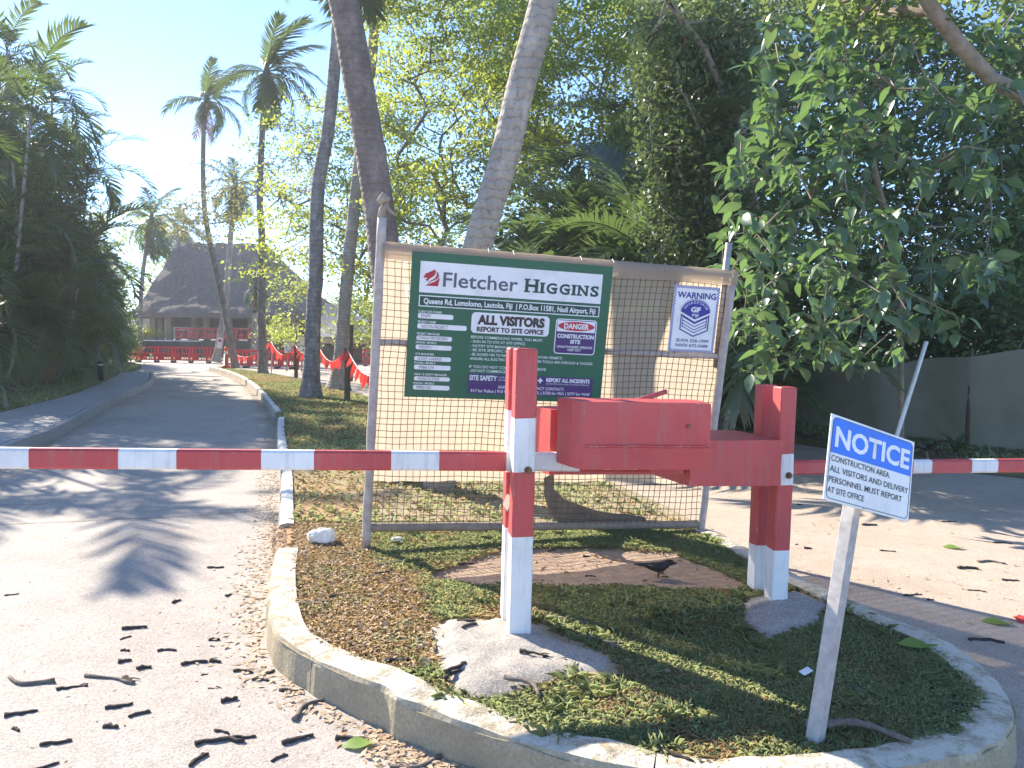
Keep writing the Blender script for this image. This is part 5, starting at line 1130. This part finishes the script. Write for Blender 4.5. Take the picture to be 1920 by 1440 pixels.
# ------------------------------------------------------------------ thatched building
BD = 62.0
th = empty('thatched_building', D(400, 640, BD)); tb = Vector(th.location); tag(th, 'large open sided building with steep grey thatched roof at the end of the drive', 'building')
def tbp(x, y, d): return D(x, y, d) - tb
def hip(name, parent, el, er, yl, rl_, rr_, yr, d0, d1, mat, thick=.35, rows=26, cols=60, wob_=.13):
    """steep hipped roof: eave from pixel columns el..er at height yl, ridge rl_..rr_ at yr"""
    A, B = tbp(el, yl, d0), tbp(er, yl, d0); dm = (d0 + d1) / 2; R0, R1 = tbp(rl_, yr, dm), tbp(rr_, yr, dm); ez = (A.z + B.z) / 2; A.z = B.z = ez; rz = (R0.z + R1.z) / 2; R0.z = R1.z = rz
    A2, B2 = Vector((A.x, A.y + d1 - d0, ez)), Vector((B.x, B.y + d1 - d0, ez)); mb = MB()
    def face(a, b, c, d):
        V = []; F = []
        for j in range(rows + 1):
            v = j / rows
            for i in range(cols + 1):
                u = i / cols; p = a.lerp(b, u).lerp(d.lerp(c, u), v); n_ = noise.noise(p * 1.2 + tb) * wob_ + noise.noise(p * 4) * wob_ * .5; p = p + Vector((0, -n_, n_)); V.append(p - Vector((0, 0, .18 * math.sin(v * math.pi) * 1.2)))
        for j in range(rows):
            for i in range(cols): k = j * (cols + 1) + i; F.append((k, k + 1, k + cols + 2, k + cols + 1))
        mb.add(V, F, 0, True)
    face(A, B, R1, R0); face(B, B2, R1, R1); face(B2, A2, R0, R1); face(A2, A, R0, R0)
    lo = -thick
    for a, b in ((A, B), (B, B2), (B2, A2), (A2, A)):
        n = 40; V = []
        for i in range(n + 1):
            p = a.lerp(b, i / n); V += [p + Vector((0, 0, .03)), p + Vector((0, 0, lo + .06 * noise.noise(p * 5)))]
        mb.add(V, [(2 * i, 2 * i + 1, 2 * i + 3, 2 * i + 2) for i in range(n)])
    ins = .3; mb.add([A + Vector((0, 0, lo * .8)), B + Vector((0, 0, lo * .8)), B2 + Vector((0, 0, lo * .8)), A2 + Vector((0, 0, lo * .8))], [(0, 1, 2, 3)])
    mb.build(name, mat, parent); return ez
hip('roof', th, 248, 580, 588, 332, 498, 456, BD - 5, BD + 9, M['thatch'])
fl_z = D(400, 638, BD - 4).z
FB = D(215, 640, BD - 4); FE = D(600, 640, BD - 4)
MB().box(Vector(((FB.x + FE.x) / 2, BD + 3, (fl_z + ROADZ) / 2 - .1)) - tb, (FE.x - FB.x + 2, 15, fl_z - ROADZ)).build('podium', M['darkbeam'], th)
ezz = D(400, 597, BD - 4).z
for i, px in enumerate((288, 302, 318, 366, 388, 430, 471, 512, 553, 577)):
    p = D(px, 620, BD - 3.2 + (1.2 if i % 2 else 0)); MB().box(Vector((p.x, p.y, (fl_z + ezz) / 2 + .1)) - tb, (.42, .42, ezz - fl_z + .4), bev=.03).build('column', M['tan'], th)
p0, p1_ = D(322, 600, BD - 1), D(590, 600, BD - 1); zA, zB = D(400, 614, BD - 1).z, D(400, 590, BD - 1).z
MB().box(Vector(((p0.x + p1_.x) / 2, BD - 1, (zA + zB) / 2)) - tb, (p1_.x - p0.x, .3, zB - zA)).build('fascia_beam', M['darkbeam'], th)
q0, q1 = D(255, 620, BD + 4), D(600, 620, BD + 4); hz0, hz1 = fl_z, D(400, 590, BD + 4).z
MB().box(Vector(((q0.x + q1.x) / 2, BD + 4, (hz0 + hz1) / 2)) - tb, (q1.x - q0.x, .2, hz1 - hz0)).build('back_wall', M['cream'], th)
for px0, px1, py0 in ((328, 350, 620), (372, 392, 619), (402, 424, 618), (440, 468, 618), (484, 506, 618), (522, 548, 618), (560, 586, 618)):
    a, b = D(px0, py0, BD + 3.8), D(px1, 640, BD + 3.8); MB().box(Vector(((a.x + b.x) / 2, BD + 3.83, (a.z + fl_z) / 2)) - tb, (b.x - a.x, .1, a.z - fl_z)).build('doorway', M['openi'], th)  # solid dark panels on the wall, shade of the openings put into their colour
for px0, px1 in ((330, 338), (420, 432), (475, 482)):
    a, b = D(px0, 630, BD), D(px1, 640, BD); MB().box(Vector(((a.x + b.x) / 2, BD, (a.z + fl_z) / 2)) - tb, (b.x - a.x, .5, abs(a.z - fl_z) + .05)).build('counter', M['tan'], th)
# pale wing behind
wg = empty('pale_building', D(240, 640, 76)); wb = Vector(wg.location); tag(wg, 'pale building with grey roof seen between the columns past the thatched roof', 'building')
a, b = D(150, 611, 76), D(300, 655, 76); MB().box(Vector(((a.x + b.x) / 2, 77, (a.z - .2) / 2)) - wb, (b.x - a.x, 2, a.z + .2)).build('wall', M['bwhite'], wg)
e, r_ = D(225, 611, 76).z, D(225, 585, 79).z; x0, x1 = a.x - .5, b.x + .5
MB().add([Vector(p) - wb for p in ((x0, 75.5, e), (x1, 75.5, e), (x1, 80, r_), (x0, 80, r_), (x0, 75.5, e - .25), (x1, 75.5, e - .25), (x1, 80, e - .25), (x0, 80, e - .25))], [(0, 1, 2, 3), (0, 1, 5, 4), (4, 5, 6, 7), (1, 2, 6, 5), (0, 3, 7, 4), (2, 3, 7, 6)]).build('roof', M['greyroof'], wg)
for px in (205, 228, 246, 266): p = D(px, 628, 75.9); MB().box(Vector((p.x, 75.97, p.z)) - wb, (.9, .1, .9)).build('window', M['glass'], wg)
# left pillars of the portico
pl_ = empty('portico', D(225, 640, 60)); pb_ = Vector(pl_.location); tag(pl_, 'pair of tan portico columns under the low corner of thatch beside the areca hedge', 'building')
for px in (217, 233): p = D(px, 620, 60); MB().box(Vector((p.x, 60, (D(px, 590, 60).z + fl_z) / 2)) - pb_, (.4, .4, D(px, 590, 60).z - fl_z + .3), bev=.03).build('column', M['tan'], pl_)
a, b = D(205, 586, 60), D(268, 594, 60); MB().box(Vector(((a.x + b.x) / 2, 60.5, (a.z + b.z) / 2)) - pb_, (b.x - a.x, 3, a.z - b.z + .2), bev=.05).build('thatch_edge', M['thatch'], pl_)
a, b = D(210, 637, 59.5), D(268, 632, 59.5); MB().box(Vector(((a.x + b.x) / 2, 60.4, (b.z + ROADZ) / 2)) - pb_, (b.x - a.x, 2, b.z - ROADZ)).build('plinth', M['cream'], pl_)
# grey roofed building at the right
gb = empty('grey_roofed_building', D(650, 645, 50)); gbv = Vector(gb.location); tag(gb, 'grey pyramid roofed pavilion seen between the palm trunks by the fence', 'building')
tb_keep = tb; tb = gbv
hip('roof', gb, 585, 760, 633, 610, 622, 568, 46, 54, M['greyroof'], .12, 8, 16, .0)
tb = tb_keep
a, b = D(588, 634, 50), D(758, 684, 50)
MB().box(Vector(((a.x + b.x) / 2, 51, (a.z + ROADZ) / 2)) - gbv, (b.x - a.x, .3, a.z - ROADZ)).build('back_wall', M['darkbeam'], gb)
MB().box(Vector(((a.x + b.x) / 2, 46.6, a.z - .1)) - gbv, (b.x - a.x, .25, .35)).build('fascia', M['cream'], gb)
for px in (596, 640, 690, 735): p = D(px, 640, 46.8); MB().box(Vector((p.x, 46.9, (a.z - .2 + ROADZ) / 2)) - gbv, (.35, .35, a.z - .2 - ROADZ)).build('column', M['tan'], gb)
for px in (614, 664, 712): p = D(px, 655, 50.7); MB().box(Vector((p.x, 50.75, p.z)) - gbv, (1.2, .1, 1.4)).build('window', M['glass'], gb)
# black hoarding on the podium
ho = empty('black_hoarding', D(300, 660, 55)); hov = Vector(ho.location); tag(ho, 'long low black hoarding in front of the thatched building', 'hoarding')
for x0_, x1_ in ((219, 262), (262.5, 300), (300.5, 338), (338.5, 376)):
    a, b = D(x0_, 638, 55), D(x1_, 672, 55); MB().box(Vector(((a.x + b.x) / 2, 55, (a.z + ROADZ) / 2)) - hov, (b.x - a.x, .08, a.z - ROADZ), bev=.01).build('panel', M['black'], ho)
a, b = D(219, 637.5, 55), D(376, 637.5, 55); MB().box(Vector(((a.x + b.x) / 2, 55, a.z)) - hov, (b.x - a.x, .14, .06)).build('top_trim', M['bwhite'], ho)
# second dark hoarding right
ho2 = empty('dark_hoarding', D(530, 672, 50)); hv2 = Vector(ho2.location); tag(ho2, 'dark hoarding panels behind the white information board', 'hoarding')
for x0_, x1_ in ((500, 533), (533.5, 570), (570.5, 600)):
    a, b = D(x0_, 640, 50), D(x1_, 672, 50); MB().box(Vector(((a.x + b.x) / 2, 50, (a.z + ROADZ) / 2)) - hv2, (b.x - a.x, .08, a.z - ROADZ), bev=.01).build('panel', M['darkbeam'], ho2)

# ------------------------------------------------------------------ red plastic barriers
def pb_mesh():
    mb = MB(); Wd, Hh = 1.15, .95
    for z, h in ((.16, .07), (.52, .05), (.86, .09)): mb.box((0, 0, z), (Wd, .05, h), bev=.008)
    for x in (-Wd / 2, Wd / 2): mb.box((x, 0, .5), (.09, .06, .82), bev=.01)
    mb.box((-.2, 0, .34), (.3, .045, .31)); 
    for x in (.1, .22, .34, .46): mb.box((x, 0, .34), (.035, .04, .32))
    for i in range(5): mb.box((-.42 + .21 * i, 0, .69), (.04, .04, .30))
    return mb.mesh('panel', M['redplastic'])
PBM = pb_mesh(); FTM = MB().box((0, 0, .05), (.1, .55, .10), bev=.02).mesh('foot', M['black'])
def pbar(px, py, d, yaw, label, group):
    p = D(px, py, d); p.z = ROADZ; t = empty('plastic_barrier', p, (0, 0, R_(yaw))); tag(t, label, 'barrier', group); obj('panel', PBM, t)
    for x in (-.45, .45): o = obj('foot', FTM, t); o.location = (x, 0, 0)
ORD = ['leftmost', 'second from the left', 'third from the left', 'fourth from the left', 'fifth from the left', 'sixth from the left', 'seventh from the left']
g1 = 'red plastic barriers along the road in front of the hoarding'
for i in range(7): pbar(212 + i * 32.5, 676, 44.5 - .1 * i, 3 + (i % 3) * 3, 'red plastic barrier before the black hoarding, %s of its row' % ORD[i], g1)
for i in range(3): pbar(148 + i * 30, 676, 47 + .4 * i, -14 + i * 6, 'red plastic barrier beside the areca hedge, %s in the slanting row' % ORD[i], 'red plastic barriers beside the hedge')
for i in range(5): pbar(447 + i * 29, 686, 39 - .2 * i, 4 + (i % 2) * 5, 'red plastic barrier behind the bunting, %s of its row' % ORD[i], 'red plastic barriers behind the bunting')
for i in range(6):
    p = D(345 + i * 28, 642, 56.5); t = empty('plastic_barrier', (p.x, p.y, fl_z - .02), (0, 0, R_(4 * (i % 3)))); tag(t, 'red plastic barrier on the podium under the thatched eave, %s there' % ORD[i], 'barrier', 'red plastic barriers on the podium'); obj('panel', PBM, t)
    for x in (-.45, .45): o = obj('foot', FTM, t); o.location = (x, 0, 0)
MB_ = MB().box((0, 0, 0), (17, .6, .4)); o = MB_.build('podium_edge', M['darkbeam']); o.location = (D(420, 645, 56.5).x + 0, 56.5, fl_z - .22); tag(o, 'dark ledge of the podium carrying the upper row of red barriers', 'ledge')
MB().box((0, 0, (fl_z - .42 + ROADZ) / 2 - fl_z + .22), (16.8, .4, fl_z - .42 - ROADZ)).build('ledge_wall', M['darkbeam'], o)
for i in range(3): pbar(700 + i * 40, 676, 43, -6 + 5 * i, 'red plastic barrier glimpsed past the fence post, %s of three' % ORD[i], 'red plastic barriers past the fence post')
# ------------------------------------------------------------------ bunting and stakes
def stake(px, py, top, r, label, mat='wood', name='stake'):
    p = G(px, py, 0); p.z = -.05; h = D(px, top, p.y).z - p.z; o = MB().tube([(0, 0, 0), (.01, 0, h * .5), (0, 0, h)], [r, r * .95, r * .95], 8, smooth=False).build(name, M[mat]); o.location = p; tag(o, label, 'stake'); return p + Vector((0, -.03, h))
s1 = stake(651, 750, 652, .075, 'thick dark timber post holding up the bunting next to the mossy palm foot', 'darkwood')
s2 = stake(555, 706, 648, .07, 'dark timber stake holding the bunting in front of the information board', 'darkwood')
s3 = stake(598, 718, 648, .022, 'thin steel stake holding the bunting between the two mottled trunks', 'steel')
s4 = stake(509, 697, 640, .022, 'thin steel stake holding the far end of the bunting', 'steel')
tp_ = MB().tube([(0, 0, 0), (.0, 0, .8), (0, 0, 1.9)], [.07, .065, .09], 8).build('lamp_post', M['darkwood']); tp_.location = (D(658, 680, 26).x, 26, 0); tag(tp_, 'dark post with flared top standing behind the mossy palm trunk', 'post')
flagm = MB().add([(-.07, 0, 0), (.07, 0, 0), (.06, .02, -.18), (.01, .03, -.34), (-.05, .01, -.2)], [(0, 1, 2, 4), (4, 2, 3)]).mesh('flag', M['flag'])
def bunting(a, b, sag, n, label):
    t = empty('bunting', a); tag(t, label, 'bunting'); pts = [a.lerp(b, i / 12) - Vector((0, 0, sag * 4 * (i / 12) * (1 - i / 12))) - a for i in range(13)]; MB().tube(pts, .012, 5).build('line', M['line'], t); q = random.Random(n + int(a.x * 10))
    n = int(n * 1.5)
    for i in range(n):
        f = (i + .5) / n; k = int(f * 12); p = pts[k].lerp(pts[k + 1], f * 12 - k); o = obj('flag', flagm, t); o.location = p; o.rotation_euler = (q.uniform(-.4, .4), q.uniform(.1, .6), q.uniform(-.7, .7)); o.scale = (.85, 1, q.uniform(.7, 1.1))
fp = FT + FM @ Vector((-hw, .1, .1))
bunting(s3, s1, .42, 9, 'red flag bunting hanging between the thin stake and the thick timber post')
bunting(s2, s3, .3, 5, 'red flag bunting half hidden behind the mottled trunk by the kerb')
bunting(s4, s2, .45, 8, 'red flag bunting sagging between the far stakes before the white board')
bunting(D(440, 664, 37), s4, .35, 7, 'red flag bunting between the curved palm and the far thin stake')
bunting(s1, D(720, 700, 14.5), .3, 6, 'red flag bunting running down from the thick timber post behind the fence')
# orange marker, bollard light, information board, paper sign
p = G(424, 689, 0); od = empty('traffic_bollard', (p.x, p.y, -.02)); tag(od, 'orange traffic bollard standing at the end of the grass by the curved palm', 'bollard')
MB().tube([(0, 0, 0), (0, 0, .1), (0, 0, .12), (0, 0, .62)], [.22, .2, .11, .085], 12).build('body', M['orange'], od); MB().tube([(0, 0, .62), (0, 0, .76)], .084, 12).build('band', M['bwhite'], od); MB().tube([(0, 0, .76), (0, 0, .92), (0, 0, .95)], [.08, .075, .03], 12).build('cap', M['orange'], od)
p = G(189, 714, 0); bo = empty('bollard_light', (p.x, p.y, -.02)); tag(bo, 'short black bollard light on the lawn beside the footpath', 'bollard'); 
MB().tube([(0, 0, 0), (0, 0, .5)], .085, 12).build('body', M['black'], bo); MB().tube([(0, 0, .5), (0, 0, .56)], .07, 12).build('lens', M['bwhite'], bo); MB().tube([(0, 0, .56), (0, 0, .64)], [.09, .085], 12).build('cap', M['black'], bo)
a, b = D(533, 638, 36), D(569, 662, 36); ib = empty('information_board', (a.x, 36, ROADZ)); tag(ib, 'white information board with coloured rings behind the bunting', 'sign'); iw, ih, iz = b.x - a.x, a.z - b.z, a.z - ROADZ
MB().box((iw / 2, .01, iz - ih / 2), (iw, .02, ih)).build('backing', M['bwhite'], ib)
for x in (.1, iw - .1): MB().box((x, .05, (iz - ih * .2) / 2), (.06, .05, iz - ih * .2)).build('leg', M['wood'], ib)
for i, (fx, mt) in enumerate(((.25, 'blue'), (.58, 'bred'), (.88, 'bgrey'))):
    mb = MB(); P1 = [(iw * fx + .15 * math.cos(t), iz - ih * .62 + .15 * math.sin(t)) for t in np.linspace(0, 6.283, 25)[:-1]]; P2 = [(iw * fx + .115 * math.cos(t), iz - ih * .62 + .115 * math.sin(t)) for t in np.linspace(0, 6.283, 25)[:-1]]
    for k in range(24): panel(mb, [P1[k], P1[(k + 1) % 24], P2[(k + 1) % 24], P2[k]], .003)
    mb.build('ring', M[mt], ib)
mb = MB()
for k in range(9): panel(mb, [(iw * (.17 + .075 * k), iz - .06), (iw * (.22 + .075 * k), iz - .06), (iw * (.22 + .075 * k), iz - .13), (iw * (.17 + .075 * k), iz - .13)], .003)
mb.build('heading_line', M['bgrey'], ib)
c = D(412, 643, 40.3); o = MB().box((0, 0, 0), (.26, .02, .55), Euler((0, R_(10), 0)).to_matrix()).build('paper_sign', M['bwhite']); o.location = c; tag(o, 'white paper sign fixed to the leaning far palm', 'sign')
mb = MB().box((0, -.014, .12), (.16, .004, .13)); mb.build('red_mark', M['bred'], o).rotation_euler = (0, R_(10), 0)
def bush(name, loc, r, n, mat, label, ls=.16, seed=0):
    q = np.random.default_rng(seed); t = empty(name, loc); tag(t, label, 'bush'); C = q.normal(0, .5, (n, 3)) * np.array(r) + np.array([0, 0, r[2] * .9]); C[:, 2] = np.abs(C[:, 2])
    MB().tube([(0, 0, 0), (0, 0, r[2])], [.05, .03], 6).build('stem', M['bark'], t); obj('foliage', leaf_cloud(C, 26, .14, .12, ls, ls * .5, M[mat], 'foliage', seed), t)
bush('croton_bush', D(190, 655, 50), (1.2, .8, .9), 60, 'croton', 'yellow green croton bush at the end of the areca hedge', seed=1); 
bush('croton_bush', D(272, 632, 57.2), (1.3, .5, .35), 40, 'croton', 'low bright yellow croton in the planter above the black hoarding', seed=2)
bush('croton_bush', D(525, 640, 52), (1.2, .7, .8), 45, 'rain', 'light green shrub before the thatched building behind the bunting', seed=3)
# background trees behind the buildings
for i, (px, d, x0, x1, y0, y1, lab) in enumerate(((215, 90, 130, 330, 390, 600, 'pale far tree rising between the areca hedge and the thatched roof'), (640, 80, 560, 760, 560, 660, 'far tree behind the grey roofed pavilion'), (100, 70, -60, 160, 420, 640, 'far tree mass behind the areca hedge'))):
    tree('far_tree', lab, up(D0(px, d), D(px, y1 - 40, d)), region(120, x0, x1, y0, y1, d - 4, d + 4, 90 + i, lambda x, y, r: y > y0 + (abs(x - (x0 + x1) / 2) / (x1 - x0)) ** 2 * 220), (55, .9, .6, .42, .22, M['dense'] if i else M['rain']), 200 + i, rcap=.25, seg=1.5)
# dark shrubs filling the areca hedge
for i, (px, d, x0, x1, y0, y1, lab) in enumerate(((-20, 21, -140, 80, 150, 700, 'dark shrub filling the areca hedge at the edge of the picture'), (70, 25, 10, 150, 190, 690, 'dark shrub filling the areca hedge behind the lawn'), (150, 31, 95, 215, 380, 680, 'dark shrub filling the areca hedge beside the bollard light'), (215, 40, 180, 245, 500, 670, 'dark shrub at the road end of the areca hedge'))):
    tree('dense_shrub', lab, up(D0(px, d), D(px, y0 + 200, d), 4), region(110, x0, x1, y0, y1, d - .5, d + 2.5, 140 + i, lambda x, y, r: y > y0 + (x - x0) / (x1 - x0) * 130), (90, .38, .34, .2, .09, M['dense']), 210 + i, rcap=.12, seg=.8, cat='shrub')

# ------------------------------------------------------------------ thin volume added to lift the darks like a lens flare veil
hz = MB().box((0, 48, 6.5), (150, 108, 15.6)).build('added_haze', bpy.data.materials.new('added_haze'))
hm = hz.data.materials[0]; hm.use_nodes = True; nt = hm.node_tree; nt.nodes.clear(); ou = nt.nodes.new('ShaderNodeOutputMaterial'); pv = nt.nodes.new('ShaderNodeVolumePrincipled')
pv.inputs['Color'].default_value = (.92, .95, 1, 1); pv.inputs['Density'].default_value = .0011; pv.inputs['Anisotropy'].default_value = .35; nt.links.new(pv.outputs[0], ou.inputs['Volume'])
tag(hz, kind='stuff')

for i, (x0, x1, d, lab) in enumerate(((1440, 1640, 17, 'dark shrub rising behind the lower end of the shade cloth'), (1620, 1820, 15.5, 'dark shrub behind the shade cloth next to the white pole'), (1800, 2060, 14, 'dark shrub behind the high end of the shade cloth'))):
    tree('dense_shrub', lab, up(D0((x0 + x1) / 2, d), D((x0 + x1) / 2, 600, d), 4), region(70, x0, x1, 520, 740, d - .5, d + 1.5, 160 + i), (90, .3, .28, .16, .08, M['dense']), 230 + i, rcap=.08, seg=.6, cat='shrub')
